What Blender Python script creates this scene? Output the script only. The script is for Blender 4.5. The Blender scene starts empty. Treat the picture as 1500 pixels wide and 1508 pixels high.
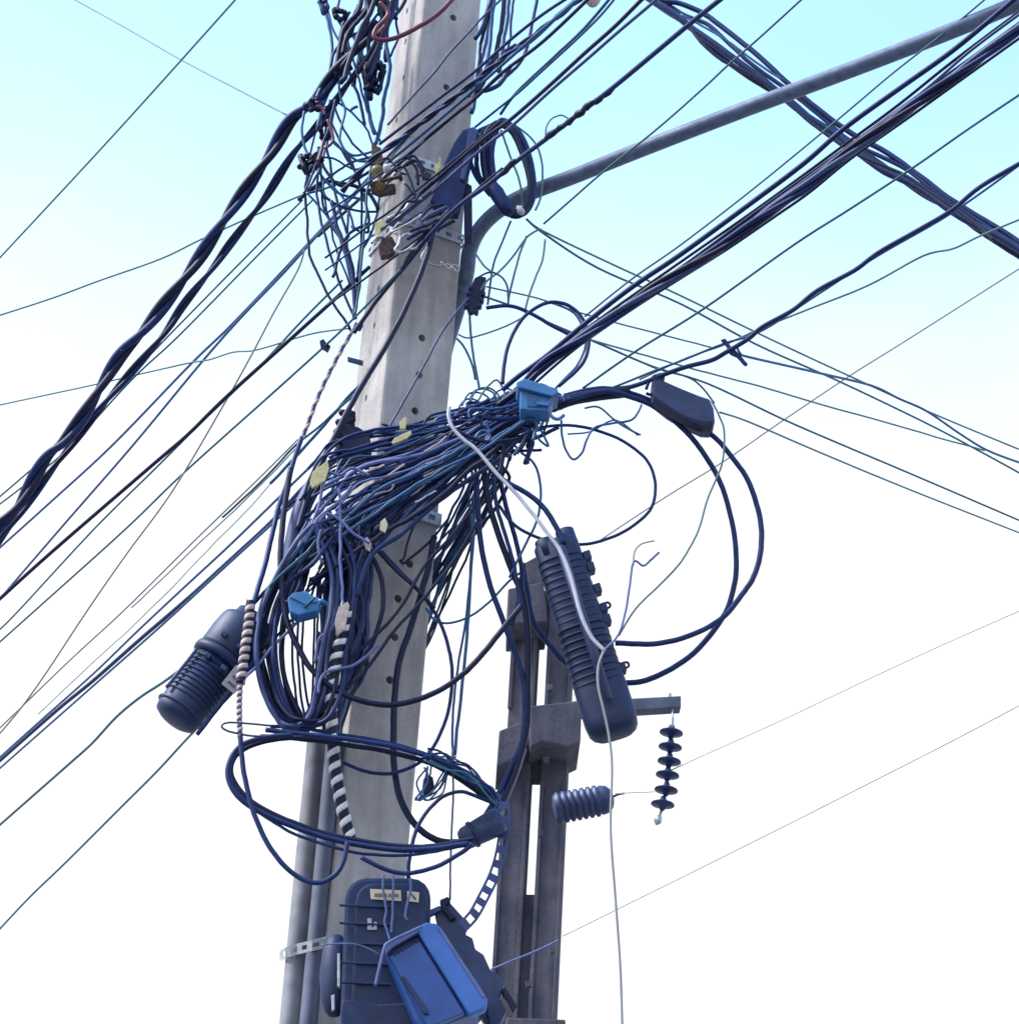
import bpy, bmesh, math, random
from math import radians, sin, cos, pi, sqrt
from mathutils import Vector, Matrix
random.seed(7)
# ------------------------------------------------------------------ camera
PITCH, ROLL, F = radians(28), radians(3.5), 3740.0
CAM = Vector((0, 0, 1.6))
fw = Vector((0, cos(PITCH), sin(PITCH)))
r0 = Vector((1, 0, 0)); u0 = Vector((0, -sin(PITCH), cos(PITCH)))
RT = cos(ROLL)*r0 + sin(ROLL)*u0
UP = -sin(ROLL)*r0 + cos(ROLL)*u0
sc = bpy.context.scene
C = sc.collection
cd = bpy.data.cameras.new('camera'); cam = bpy.data.objects.new('camera', cd); C.objects.link(cam)
cd.sensor_width = 36; cd.lens = F/1500*36; cd.clip_start = .1; cd.clip_end = 3000
m = Matrix((RT, UP, -fw)).transposed().to_4x4(); m.translation = CAM
cam.matrix_world = m
sc.camera = cam
# ------------------------------------------------------------------ sky, sun, exposure
SUN_EL, SUN_AZ = radians(48), radians(-98)      # azimuth from +Y, towards -X: the sun stands left of the street
w = bpy.data.worlds.new('World'); sc.world = w; w.use_nodes = True
nt = w.node_tree; nt.nodes.clear()
sky = nt.nodes.new('ShaderNodeTexSky'); sky.sky_type = 'NISHITA'; sky.sun_disc = False
sky.sun_elevation = SUN_EL; sky.sun_rotation = SUN_AZ
sky.air_density = 2.0; sky.dust_density = 1.0; sky.ozone_density = 6; sky.altitude = 0
bg = nt.nodes.new('ShaderNodeBackground'); bg.inputs[1].default_value = 0.105
out = nt.nodes.new('ShaderNodeOutputWorld')
# white summer haze lying over the lower sky all round, with soft uneven cloud edges, thinning out above 30 degrees
tcw = nt.nodes.new('ShaderNodeTexCoord'); sep = nt.nodes.new('ShaderNodeSeparateXYZ'); nt.links.new(tcw.outputs['Generated'], sep.inputs[0])
nz = nt.nodes.new('ShaderNodeTexNoise'); nz.inputs['Scale'].default_value = 7; nz.inputs['Detail'].default_value = 5
nt.links.new(tcw.outputs['Generated'], nz.inputs['Vector'])
ma = nt.nodes.new('ShaderNodeMath'); ma.operation = 'MULTIPLY_ADD'; ma.inputs[1].default_value = .09
nt.links.new(nz.outputs['Fac'], ma.inputs[0]); nt.links.new(sep.outputs['Z'], ma.inputs[2])
mr = nt.nodes.new('ShaderNodeMapRange'); mr.interpolation_type = 'SMOOTHSTEP'
mr.inputs['From Min'].default_value = .475; mr.inputs['From Max'].default_value = .665; mr.inputs['To Min'].default_value = 1; mr.inputs['To Max'].default_value = 0
nt.links.new(ma.outputs[0], mr.inputs['Value'])
mx = nt.nodes.new('ShaderNodeMix'); mx.data_type = 'RGBA'; mx.inputs[7].default_value = (2.7, 2.75, 2.8, 1)
nt.links.new(mr.outputs['Result'], mx.inputs[0]); nt.links.new(sky.outputs[0], mx.inputs[6])
nt.links.new(mx.outputs[2], bg.inputs[0]); nt.links.new(bg.outputs[0], out.inputs[0])
sl = bpy.data.lights.new('sun', 'SUN'); sl.energy = 1.2; sl.angle = radians(12); sl.color = (1, .95, .88)
sun = bpy.data.objects.new('sun', sl); C.objects.link(sun)
sd = Vector((sin(SUN_AZ)*cos(SUN_EL), cos(SUN_AZ)*cos(SUN_EL), sin(SUN_EL)))
sun.rotation_euler = sd.to_track_quat('Z', 'Y').to_euler(); sun.location = (-5, 5, 14)
vs = sc.view_settings; vs.view_transform = 'Standard'; vs.look = 'None'; vs.gamma = 1; vs.use_curve_mapping = False
vs.exposure = 2.0

# ------------------------------------------------------------------ helpers
def P(x, y, Y):
    d = RT*((x-750)/F) + UP*((754-y)/F) + fw
    return CAM + d*(Y/d.y)
def PZ(x, y, Z):
    d = RT*((x-750)/F) + UP*((754-y)/F) + fw
    return CAM + d*((Z-CAM.z)/d.z)
def ppm(p):                       # photo pixels per metre at a point
    return F/((p-CAM).dot(fw))
def mat(name, col, rough=.5, metal=0, noise=.25, scale=40, bump=0, spec=.5, col2=None, detail=4):
    M = bpy.data.materials.new(name); M.use_nodes = True
    t = M.node_tree; b = t.nodes['Principled BSDF']
    b.inputs['Roughness'].default_value = rough; b.inputs['Metallic'].default_value = metal
    b.inputs['Specular IOR Level'].default_value = spec
    tc = t.nodes.new('ShaderNodeTexCoord'); n = t.nodes.new('ShaderNodeTexNoise')
    n.inputs['Scale'].default_value = scale; n.inputs['Detail'].default_value = detail
    t.links.new(tc.outputs['Object'], n.inputs['Vector'])
    r = t.nodes.new('ShaderNodeValToRGB')
    r.color_ramp.elements[0].position = .3; r.color_ramp.elements[1].position = .7
    c2 = col2 or tuple(min(1, c*(1+noise)) for c in col)
    r.color_ramp.elements[0].color = tuple(c*(1-noise) for c in col)+(1,)
    r.color_ramp.elements[1].color = c2+(1,)
    t.links.new(n.outputs['Fac'], r.inputs['Fac']); t.links.new(r.outputs['Color'], b.inputs['Base Color'])
    if bump:
        bp = t.nodes.new('ShaderNodeBump'); bp.inputs['Strength'].default_value = bump; bp.inputs['Distance'].default_value = .01
        t.links.new(n.outputs['Fac'], bp.inputs['Height']); t.links.new(bp.outputs['Normal'], b.inputs['Normal'])
    return M
def concrete(name, a, b_, dark):
    M = bpy.data.materials.new(name); M.use_nodes = True
    t = M.node_tree; b = t.nodes['Principled BSDF']; b.inputs['Roughness'].default_value = .9
    b.inputs['Specular IOR Level'].default_value = .2
    tc = t.nodes.new('ShaderNodeTexCoord')
    def noise(scale, det, stretch=None, rough=.6):
        n = t.nodes.new('ShaderNodeTexNoise'); n.inputs['Scale'].default_value = scale; n.inputs['Detail'].default_value = det
        n.inputs['Roughness'].default_value = rough
        if stretch:
            mp = t.nodes.new('ShaderNodeMapping'); mp.inputs['Scale'].default_value = stretch
            t.links.new(tc.outputs['Object'], mp.inputs[0]); t.links.new(mp.outputs[0], n.inputs['Vector'])
        else: t.links.new(tc.outputs['Object'], n.inputs['Vector'])
        return n
    def ramp(src, p0, c0, p1, c1):
        r = t.nodes.new('ShaderNodeValToRGB'); r.color_ramp.elements[0].position = p0; r.color_ramp.elements[1].position = p1
        r.color_ramp.elements[0].color = c0+(1,); r.color_ramp.elements[1].color = c1+(1,)
        t.links.new(src.outputs['Fac'], r.inputs['Fac']); return r
    def mix(mode, fac, x, y):
        mx = t.nodes.new('ShaderNodeMix'); mx.data_type = 'RGBA'; mx.blend_type = mode; mx.inputs[0].default_value = fac
        t.links.new(x, mx.inputs[6]); t.links.new(y, mx.inputs[7]); return mx.outputs[2]
    base = ramp(noise(5, 8), .3, a, .7, b_)
    streak = ramp(noise(3, 5, (7, 7, .9)), .36, dark, .60, (1, 1, 1))
    speck = ramp(noise(70, 3), .28, dark, .40, (1, 1, 1))
    c = mix('MULTIPLY', .42, base.outputs[0], streak.outputs[0])
    c = mix('MULTIPLY', .5, c, speck.outputs[0])
    blot = ramp(noise(1.7, 9, None, .75), .38, dark, .55, (1, 1, 1))
    c = mix('MULTIPLY', .45, c, blot.outputs[0])
    t.links.new(c, b.inputs['Base Color'])
    bp = t.nodes.new('ShaderNodeBump'); bp.inputs['Strength'].default_value = .5; bp.inputs['Distance'].default_value = .006
    t.links.new(noise(60, 6).outputs['Fac'], bp.inputs['Height']); t.links.new(bp.outputs['Normal'], b.inputs['Normal'])
    return M
M = {
 'navy':  mat('navy_cable_sheath', (.004, .021, .115), .55, noise=.3, scale=25, spec=.35),
 'ink':   mat('ink_blue_cable_sheath', (.003, .008, .046), .55, noise=.3, scale=25, spec=.35),
 'blue':  mat('blue_cable_sheath', (.012, .085, .24), .45, noise=.3, scale=20),
 'teal':  mat('teal_wire', (.015, .10, .15), .5, noise=.3, scale=10),
 'grey':  mat('grey_green_wire', (.10, .20, .21), .6, noise=.2, scale=10),
 'pale':  mat('pale_grey_wire', (.27, .29, .30), .6, noise=.12, scale=10),
 'faint': mat('silver_wire', (.62, .65, .65), .6, noise=.1, scale=10),
 'lilac': mat('lilac_grey_wire', (.10, .14, .34), .5, noise=.25, scale=20),
 'white': mat('white_cable_sheath', (.46, .47, .55), .5, noise=.12, scale=20),
 'stripe': mat('white_plastic_wrap', (.72, .70, .72), .6, noise=.15, scale=40),
 'red':   mat('faded_red_cable_sheath', (.12, .018, .050), .45, noise=.3, scale=20),
 'sleeve':mat('slate_sleeve', (.032, .058, .18), .55, noise=.3, scale=15),
 'box':   mat('dark_blue_plastic', (.007, .026, .095), .55, noise=.25, scale=12, bump=.15),
 'box2':  mat('blue_black_plastic', (.006, .021, .082), .58, noise=.3, scale=14, bump=.15),
 'slate': mat('slate_plastic', (.022, .042, .125), .5, noise=.3, scale=14, bump=.1),
 'royal': mat('royal_blue_plastic', (.018, .075, .30), .4, noise=.2, scale=9, bump=.1),
 'royal2':mat('lighter_blue_plastic', (.040, .15, .50), .4, noise=.15, scale=9),
 'sky':   mat('light_blue_plastic', (.035, .17, .42), .5, noise=.15, scale=20),
 'metal': mat('galvanised_steel', (.42, .45, .50), .45, .7, noise=.3, scale=50),
 'strap': mat('galvanised_strap', (.55, .57, .62), .5, .35, noise=.2, scale=60),
 'pipe':  mat('grey_painted_pipe', (.105, .145, .245), .55, .1, noise=.25, scale=30, bump=.1),
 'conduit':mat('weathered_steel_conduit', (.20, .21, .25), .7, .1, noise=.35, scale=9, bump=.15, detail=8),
 'conduit2':mat('shaded_grey_conduit', (.09, .11, .17), .7, .1, noise=.3, scale=9),  # conduit grey with shade mixed into the colour
 'yellow':mat('yellow_plastic', (.52, .47, .24), .5, noise=.2, scale=60),
 'rust':  mat('rusty_iron', (.11, .075, .075), .85, .2, noise=.5, scale=60, bump=.4),
 'ochre': mat('ochre_glaze', (.16, .12, .05), .5, noise=.4, scale=60),
 'beige': mat('beige_wrap', (.48, .38, .36), .65, noise=.25, scale=50),
 'label': mat('cream_sticker', (.72, .62, .46), .6, noise=.08, scale=60),
 'print': mat('olive_print', (.16, .14, .07), .6, noise=.1, scale=60),
 'sticker':mat('grey_sticker', (.26, .23, .26), .6, noise=.2, scale=60),
 'porc':  mat('dark_blue_porcelain', (.010, .028, .120), .5, noise=.3, scale=20),
 'concrete': concrete('pale_concrete', (.415, .400, .405), (.555, .530, .535), (.56, .54, .55)),
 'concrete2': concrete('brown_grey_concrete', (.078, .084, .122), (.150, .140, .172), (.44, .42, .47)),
 'asphalt': mat('asphalt', (.05, .05, .052), .9, noise=.3, scale=4),
 'paving': mat('ground_concrete', (.22, .21, .20), .9, noise=.2, scale=1),
}
def tag(o, label=None, cat=None, group=None, kind=None):
    if label: o['label'] = label
    if cat: o['category'] = cat
    if group: o['group'] = group
    if kind: o['kind'] = kind
    return o
def thing(name, label, cat, loc, group=None):
    o = bpy.data.objects.new(name, None); C.objects.link(o); o.location = loc; o.empty_display_size = .1
    return tag(o, label, cat, group)
def gloc(p):
    v = Vector((0, 0, 0))
    while p: v += p.location; p = p.parent
    return v
def mesh(name, verts, faces, mt, parent=None, smooth=True):
    if parent is None:
        o_ = Vector(verts[0]).copy()
    else: o_ = gloc(parent)
    me = bpy.data.meshes.new(name); me.from_pydata([tuple(Vector(v)-o_) for v in verts], [], faces)
    me.materials.append(M[mt] if isinstance(mt, str) else mt)
    if smooth: me.polygons.foreach_set('use_smooth', [True]*len(me.polygons))
    me.update()
    o = bpy.data.objects.new(name, me); C.objects.link(o)
    if parent: o.parent = parent
    else: o.location = o_
    return o
def catmull(pts, n=6, closed=False):
    N = len(pts)
    if N == 2 and not closed:
        k = n*2
        return [tuple(pts[0][j]+(pts[1][j]-pts[0][j])*i/k for j in range(len(pts[0]))) for i in range(k+1)]
    res = []
    for i in range(N if closed else N-1):
        if closed: a, b, c, d = pts[(i-1) % N], pts[i], pts[(i+1) % N], pts[(i+2) % N]
        else: a, b, c, d = pts[max(i-1, 0)], pts[i], pts[i+1], pts[min(i+2, N-1)]
        for k in range(n):
            t = k/n
            res.append(tuple(.5*((2*b[j])+(-a[j]+c[j])*t+(2*a[j]-5*b[j]+4*c[j]-d[j])*t*t+(-a[j]+3*b[j]-3*c[j]+d[j])*t**3) for j in range(len(b))))
    if not closed: res.append(tuple(pts[-1]))
    return res
def frames(pts, closed=False):
    n = len(pts); T = []
    for i in range(n):
        a = pts[i-1] if (i or closed) else pts[0]
        b = pts[(i+1) % n] if (i < n-1 or closed) else pts[-1]
        t = b-a; T.append(t.normalized() if t.length > 1e-9 else Vector((1, 0, 0)))
    N0 = T[0].orthogonal().normalized(); Ns = [N0]
    for i in range(1, n):
        v = Ns[-1]-T[i]*Ns[-1].dot(T[i]); Ns.append(v.normalized())
    return T, Ns, [T[i].cross(Ns[i]) for i in range(n)]
def tube_data(pts, r, sides=8, closed=False):
    T, N, B = frames(pts, closed); n = len(pts)
    rr = r if isinstance(r, (list, tuple)) else [r]*n
    V = []; Fc = []
    for i in range(n):
        for k in range(sides):
            a = 2*pi*k/sides; V.append(pts[i]+(N[i]*cos(a)+B[i]*sin(a))*rr[i])
    for i in range(n if closed else n-1):
        j = (i+1) % n
        for k in range(sides):
            k2 = (k+1) % sides
            Fc.append((i*sides+k, i*sides+k2, j*sides+k2, j*sides+k))
    if not closed:
        Fc.append(tuple(range(sides))[::-1]); Fc.append(tuple((n-1)*sides+k for k in range(sides)))
    return V, Fc
def tube(name, pts, r, mt, parent=None, sides=8, closed=False):
    V, Fc = tube_data(pts, r, sides, closed)
    return mesh(name, V, Fc, mt, parent)
def path3(px, Y=None, Z=None, anchor=None, n=6, closed=False, ext='', extlen=14):
    """px: photo points (x, y) or (x, y, Y). Y: one distance or (start, end). anchor=(index, Y): level span at the anchor's height."""
    if anchor is not None: Z = P(px[anchor[0]][0], px[anchor[0]][1], anchor[1]).z
    if Z is not None:
        s = catmull([p[:2] for p in px], n, closed)
        pts = [PZ(x, y, Z) for x, y in s]
    else:
        if len(px[0]) == 2:
            if isinstance(Y, (tuple, list)):
                L = [0]
                for i in range(1, len(px)): L.append(L[-1]+math.hypot(px[i][0]-px[i-1][0], px[i][1]-px[i-1][1]))
                px = [(p[0], p[1], Y[0]+(Y[1]-Y[0])*L[i]/L[-1]) for i, p in enumerate(px)]
            else: px = [(p[0], p[1], Y) for p in px]
        pts = [P(*p) for p in catmull(px, n, closed)]
    if 'a' in ext:
        d = (pts[0]-pts[2]).normalized(); pts = [pts[0]+d*extlen*k for k in (1, .5)]+pts
    if 'b' in ext:
        d = (pts[-1]-pts[-3]).normalized(); pts = pts+[pts[-1]+d*extlen*k for k in (.5, 1)]
    return pts
def refw(px, Y, anchor, Z=None):
    if anchor: p = P(px[anchor[0]][0], px[anchor[0]][1], anchor[1])
    else: p = P(px[0][0], px[0][1], px[0][2] if len(px[0]) > 2 else (sum(Y)/2 if isinstance(Y, (tuple, list)) else Y))
    return ppm(p)
ncab = [0]
def fat(w): return w*1.1+.35
def W(label, mt, wpx, px, Y=8.8, anchor=None, ext='', group=None, name='cable', cat='cable', n=6, closed=False, parent=None, sides=8):
    ncab[0] += 1
    r = fat(wpx)/2/refw(px, Y, anchor)
    pts = path3(px, Y, None, anchor, n, closed, ext)
    if group or parent is not None or (not ext and anchor is None):
        kk = .0011 if not group else .0028
        off = Vector((0, 0, 0))
        for i in range(1, len(pts)-1):
            q = min(1, (pts[i]-pts[i-1]).length/.045)
            off = off*(1-.25*q)+Vector((random.gauss(0, kk), random.gauss(0, kk*.5), random.gauss(0, kk)))*q; pts[i] = pts[i]+off
    o = tube(name, pts, r, mt, parent, sides, closed)
    if parent is None: tag(o, label, cat, group)
    return o
def twisted(label, mt, wpx, px, strands=2, pitch=.35, Y=8.8, anchor=None, ext='', spread=.55, name='twisted_cable', group=None, mats=None, n=10):
    k = refw(px, Y, anchor); r = wpx*1.15/2/k
    pts = path3(px, Y, None, anchor, n, False, ext)
    # resample finely
    fine = []
    for a, b in zip(pts[:-1], pts[1:]):
        m_ = max(1, int((b-a).length/(pitch/10)))
        if (b-a).length > 3: m_ = 8
        for i in range(m_): fine.append(a.lerp(b, i/m_))
    fine.append(pts[-1])
    T, N, B = frames(fine)
    t = thing(name, label, 'cable', fine[len(fine)//2], group)
    L = 0; Ls = [0]
    for a, b in zip(fine[:-1], fine[1:]): L += (b-a).length; Ls.append(L)
    for s in range(strands):
        off = spread*r*2
        sp = [fine[i]+(N[i]*cos(2*pi*(Ls[i]/pitch+s/strands))+B[i]*sin(2*pi*(Ls[i]/pitch+s/strands)))*off/2 for i in range(len(fine))]
        tube('strand', sp, r*(1.0 if strands == 2 else .88)*.72, (mats[s % len(mats)] if mats else mt), t, 7)
    return t
def helix(name, pts, R, w_, pitch, mt, parent, phase=0, th=.0012):
    """flat ribbon of width w_ wound round a core of radius R"""
    fine = []
    for a, b in zip(pts[:-1], pts[1:]):
        m_ = max(1, int((b-a).length/(pitch/12)))
        for i in range(m_): fine.append(a.lerp(b, i/m_))
    fine.append(pts[-1]); T, N, B = frames(fine); L = 0; V = []; Fc = []; n = len(fine)
    for i, p in enumerate(fine):
        if i: L += (p-fine[i-1]).length
        a = 2*pi*L/pitch+phase; rad = N[i]*cos(a)+B[i]*sin(a)
        for dt, dr in ((-.5, 0), (.5, 0), (.4, th*2), (-.4, th*2)): V.append(p+T[i]*(w_*dt)+rad*(R+dr))
    for i in range(n-1):
        for k in range(4): Fc.append((i*4+k, i*4+(k+1) % 4, i*4+4+(k+1) % 4, i*4+4+k))
    return mesh(name, V, Fc, mt, parent)
def prism(name, outline, Y, depth, mt, parent=None, bev=.004, horiz=False, label=None, cat=None, group=None):
    """outline at distance Y in the vertical plane facing the street, given real thickness away from the viewer"""
    pf = [P(x, y, Y) for x, y in outline]
    back = Vector((0, 1, 0)) if not horiz else fw
    n = len(pf)
    bm = bmesh.new()
    a = [bm.verts.new(p) for p in pf]; b = [bm.verts.new(p+back*depth) for p in pf]
    bm.faces.new(a); bm.faces.new(b[::-1])
    for i in range(n):
        j = (i+1) % n; bm.faces.new((a[j], a[i], b[i], b[j]))
    bmesh.ops.recalc_face_normals(bm, faces=bm.faces)
    if bev: bmesh.ops.bevel(bm, geom=bm.edges[:], offset=bev, segments=2, profile=.6, affect='EDGES', clamp_overlap=True)
    bm.verts.index_update()
    V = [v.co.copy() for v in bm.verts]; Fc = [[v.index for v in f.verts] for f in bm.faces]; bm.free()
    o = mesh(name, V, Fc, mt, parent, smooth=False)
    if label: tag(o, label, cat, group)
    return o
def rect(cx, cy, w_, h_, ang=0):
    a = radians(ang); c, s = cos(a), sin(a)
    return [(cx+x*c-y*s, cy+x*s+y*c) for x, y in ((-w_/2, -h_/2), (w_/2, -h_/2), (w_/2, h_/2), (-w_/2, h_/2))]
def lathe(name, p0, p1, prof, Y, mt, parent=None, seg=24, squash=1.0, power=2, Y1=None):
    """solid of revolution about the axis p0-p1; prof = [(t, radius in photo px)]"""
    A = P(p0[0], p0[1], Y); Bq = P(p1[0], p1[1], Y1 or Y); k = ppm(A)
    d = Bq-A; t = d.normalized(); e1 = t.cross(fw).normalized(); e2 = t.cross(e1).normalized()
    V = []; Fc = []
    for (tt, r) in prof:
        c = A+d*tt
        for i in range(seg):
            a = 2*pi*i/seg; ca, sa = cos(a), sin(a)
            if power != 2:
                q = (abs(ca)**power+abs(sa)**power)**(-1/power); ca *= q; sa *= q
            V.append(c+(e1*ca+e2*sa*squash)*(r/k))
    n = len(prof)
    for i in range(n-1):
        for j in range(seg):
            j2 = (j+1) % seg; Fc.append((i*seg+j, i*seg+j2, (i+1)*seg+j2, (i+1)*seg+j))
    Fc.append(tuple(range(seg))[::-1]); Fc.append(tuple((n-1)*seg+j for j in range(seg)))
    return mesh(name, V, Fc, mt, parent)
def strip(name, pts, side, w_, th, pitch, mt, parent=None, hole=.55, sagside=None):
    """perforated steel strap: a ribbon with a row of real holes"""
    # resample equally
    L = [0]
    for a, b in zip(pts[:-1], pts[1:]): L.append(L[-1]+(b-a).length)
    n = max(2, int(L[-1]/(pitch/2)))
    def at(s):
        for i in range(len(L)-1):
            if s <= L[i+1]+1e-9:
                q = (s-L[i])/max(1e-9, L[i+1]-L[i]); return pts[i].lerp(pts[i+1], q)
        return pts[-1]
    rows = [at(L[-1]*i/n) for i in range(n+1)]
    T, _, _ = frames(rows); V = []; Fc = []
    cols = (-.5, -hole/2, hole/2, .5)
    for i, p in enumerate(rows):
        sv = side(i/n) if callable(side) else side
        nn = T[i].cross(sv).normalized()
        for q in (0, 1):
            for c in cols: V.append(p+sv*(c*w_)+nn*(th*(q-.5)))
    def id_(i, q, c): return i*8+q*4+c
    cells = set((i, c) for i in range(n) for c in range(3) if not (c == 1 and i % 2 == 1 and i < n-1))
    for (i, c) in cells:
        Fc.append((id_(i, 1, c), id_(i+1, 1, c), id_(i+1, 1, c+1), id_(i, 1, c+1)))
        Fc.append((id_(i, 0, c), id_(i, 0, c+1), id_(i+1, 0, c+1), id_(i+1, 0, c)))
        for (di, dc, e) in ((-1, 0, ((i, c), (i, c+1))), (1, 0, ((i+1, c+1), (i+1, c))), (0, -1, ((i+1, c), (i, c))), (0, 1, ((i, c+1), (i+1, c+1)))):
            if (i+di, c+dc) not in cells:
                (a, b), (a2, b2) = e
                Fc.append((id_(a, 0, b), id_(a2, 0, b2), id_(a2, 1, b2), id_(a, 1, b)))
    return mesh(name, V, Fc, mt, parent, smooth=False)
def U(a, b): return random.uniform(a, b)

# ------------------------------------------------------------------ setting
def sheet(name, x0, x1, y0, y1, z, mt):
    o = mesh(name, [(x0, y0, z), (x1, y0, z), (x1, y1, z), (x0, y1, z)], [(0, 1, 2, 3)], mt, smooth=False)
    return tag(o, kind='structure')
sheet('ground', -1200, 1200, -1200, 1200, 0, 'paving')
sheet('road', -1200, 1200, -9, 6.6, .004, 'asphalt')
kb = prism  # kerb is a plain raised stone edge
V = [(-60, 6.6, 0), (60, 6.6, 0), (60, 6.75, 0), (-60, 6.75, 0), (-60, 6.6, .13), (60, 6.6, .13), (60, 6.75, .13), (-60, 6.75, .13)]
o = mesh('kerb', V, [(0, 1, 5, 4), (1, 2, 6, 5), (2, 3, 7, 6), (3, 0, 4, 7), (4, 5, 6, 7)], 'paving', smooth=False); tag(o, kind='structure')

# ------------------------------------------------------------------ main concrete pole
PX, PY, LEAN = -.482, 9.28, .011
TH = radians(27)
def half(z):                    # half side, tapering upward
    return .5*(.304-.0105*max(0, z-7.3))
def lean(z): return LEAN*(z-7.2)
def pcorner(k, z, off=0):       # k 0: left corner, 1: near corner, 2: right corner, 3: far corner
    s = half(z)+off
    lc = {0: (-s, s), 1: (-s, -s), 2: (s, -s), 3: (s, s)}[k]
    x = lc[0]*cos(TH)-lc[1]*sin(TH); y = lc[0]*sin(TH)+lc[1]*cos(TH)
    return Vector((PX+x+lean(z), PY+y, z))
pole = thing('utility_pole', 'tall square pale grey concrete pole with bolt holes, wrapped in tangled cables', 'utility pole', (PX, PY, 0))
bm = bmesh.new(); ringv = []
for z in (0, 7.3, 11.2):
    ringv.append([bm.verts.new(pcorner(k, z)-Vector((PX, PY, 0))) for k in range(4)])
for a, b in zip(ringv[:-1], ringv[1:]):
    for k in range(4): bm.faces.new((a[k], a[(k+1) % 4], b[(k+1) % 4], b[k]))
bm.faces.new(ringv[0][::-1]); bm.faces.new(ringv[-1])
bmesh.ops.recalc_face_normals(bm, faces=bm.faces)
bmesh.ops.bevel(bm, geom=[e for e in bm.edges if abs(e.verts[0].co.z-e.verts[1].co.z) > 1], offset=.014, segments=2, profile=.5, affect='EDGES')
me = bpy.data.meshes.new('shaft'); bm.to_mesh(me); bm.free(); me.materials.append(M['concrete'])
shaft = bpy.data.objects.new('shaft', me); C.objects.link(shaft); shaft.parent = pole
# bolt holes drilled through the real face
nr = Vector((sin(TH), -cos(TH), 0)); nl = Vector((-cos(TH), -sin(TH), 0))
def onface(x, y, face):         # point of the pole face seen at a photo position
    d = (P(x, y, 9)-CAM).normalized(); nn = nr if face == 'r' else nl
    z = 6.5
    for _ in range(6):
        c = Vector((PX+lean(z), PY, 0))+nn*half(z); t = (c-CAM).dot(nn)/d.dot(nn); p = CAM+d*t; z = p.z
    return p
cv = []; cf = []
def cutter(p, nn, rx, rz, depth=.05):
    e1 = Vector((0, 0, 1)).cross(nn).normalized(); e2 = Vector((0, 0, 1)); b0 = len(cv); n = 14
    for s in (.03, -depth):
        for i in range(n):
            a = 2*pi*i/n; cv.append(p+nn*s+e1*rx*cos(a)+e2*rz*sin(a)-Vector((PX, PY, 0)))
    cf.append([b0+i for i in range(n)]); cf.append([b0+n+i for i in range(n)][::-1])
    for i in range(n): cf.append([b0+i, b0+n+i, b0+n+(i+1) % n, b0+(i+1) % n])
for x, y in ((668, 30), (658, 132), (622, 499), (618, 553), (612, 606), (587, 881), (582, 937), (604, 830), (575, 1000), (650, 262)):
    cutter(onface(x, y, 'r'), nr, .0165, .0175)
for x, y in ((598, 65), (595, 118), (600, 20), (558, 427), (552, 481), (540, 587), (585, 180), (565, 372)):
    cutter(onface(x, y, 'l'), nl, .010, .017, .03)
cm = bpy.data.meshes.new('cut'); cm.from_pydata([tuple(v) for v in cv], [], cf); cm.update()
bmx = bmesh.new(); bmx.from_mesh(cm); bmesh.ops.recalc_face_normals(bmx, faces=bmx.faces); bmx.to_mesh(cm); bmx.free()
cut = bpy.data.objects.new('cut', cm); C.objects.link(cut); cut.parent = pole
md = shaft.modifiers.new('holes', 'BOOLEAN'); md.operation = 'DIFFERENCE'; md.solver = 'EXACT'; md.object = cut
bpy.context.view_layer.update()
dg = bpy.context.evaluated_depsgraph_get()
nm = bpy.data.meshes.new_from_object(shaft.evaluated_get(dg)); shaft.modifiers.clear(); shaft.data = nm
nm.name = 'shaft'
bpy.data.objects.remove(cut)
# perforated bands, parts of the pole hardware
def band(y_right, name, label, w_=.05, y_ref_x=None, mt='strap', faces=(0, 1, 2)):
    z = onface(y_ref_x, y_right, 'r').z
    pts = [pcorner(3, z, .008), pcorner(0, z, .008), pcorner(1, z, .008), pcorner(2, z, .008), pcorner(3, z, .008)]
    o = strip(name, pts, Vector((0, 0, 1)), w_, .003, .058, mt, None, hole=.42)
    return tag(o, label, 'strap')
band(349, 'perforated_band', 'silver perforated steel band round the pole beside the lamp arm foot', .050, 660)
band(243, 'perforated_band', 'highest perforated steel band round the pole beside the yellow clamps', .045, 620)
band(757, 'perforated_band', 'perforated steel band round the pole half hidden under the thick cable tangle', .055, 615)
band(698, 'perforated_band', 'perforated steel band glinting through the middle of the thick cable tangle', .05, 610)
# two conduits up the left side of the pole
def vpost(name, x0, y0, rad, Y, mt, label, cat, sides=20, ztop=None):
    t = P(x0, y0, Y); pts = [Vector((t.x, t.y, z)) for z in (0, t.z*.5, t.z-.02, t.z)]
    o = tube(name, pts, [rad, rad, rad, rad*.96], mt, None, sides); return tag(o, label, cat)
vpost('conduit_pipe', 469, 1080, .038, 9.17, 'conduit', 'weathered light grey steel conduit pipe, outermost on the left of the pole', 'pipe')
vpost('conduit_pipe', 494, 1088, .032, 9.09, 'conduit2', 'darker, shaded grey conduit pipe between the light pipe and the concrete pole', 'pipe')
z = P(445, 1398, 9.25).z
q0 = P(430, 1398, 9.3)
pts = [Vector((-.80, 9.36, z)), Vector((-.86, 9.30, z-.005)), Vector((-.84, 9.235, z)), Vector((-.76, 9.24, z+.012)), pcorner(0, z, .006)+Vector((.0, -.02, .015)), pcorner(1, z+.05, .006)]
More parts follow.
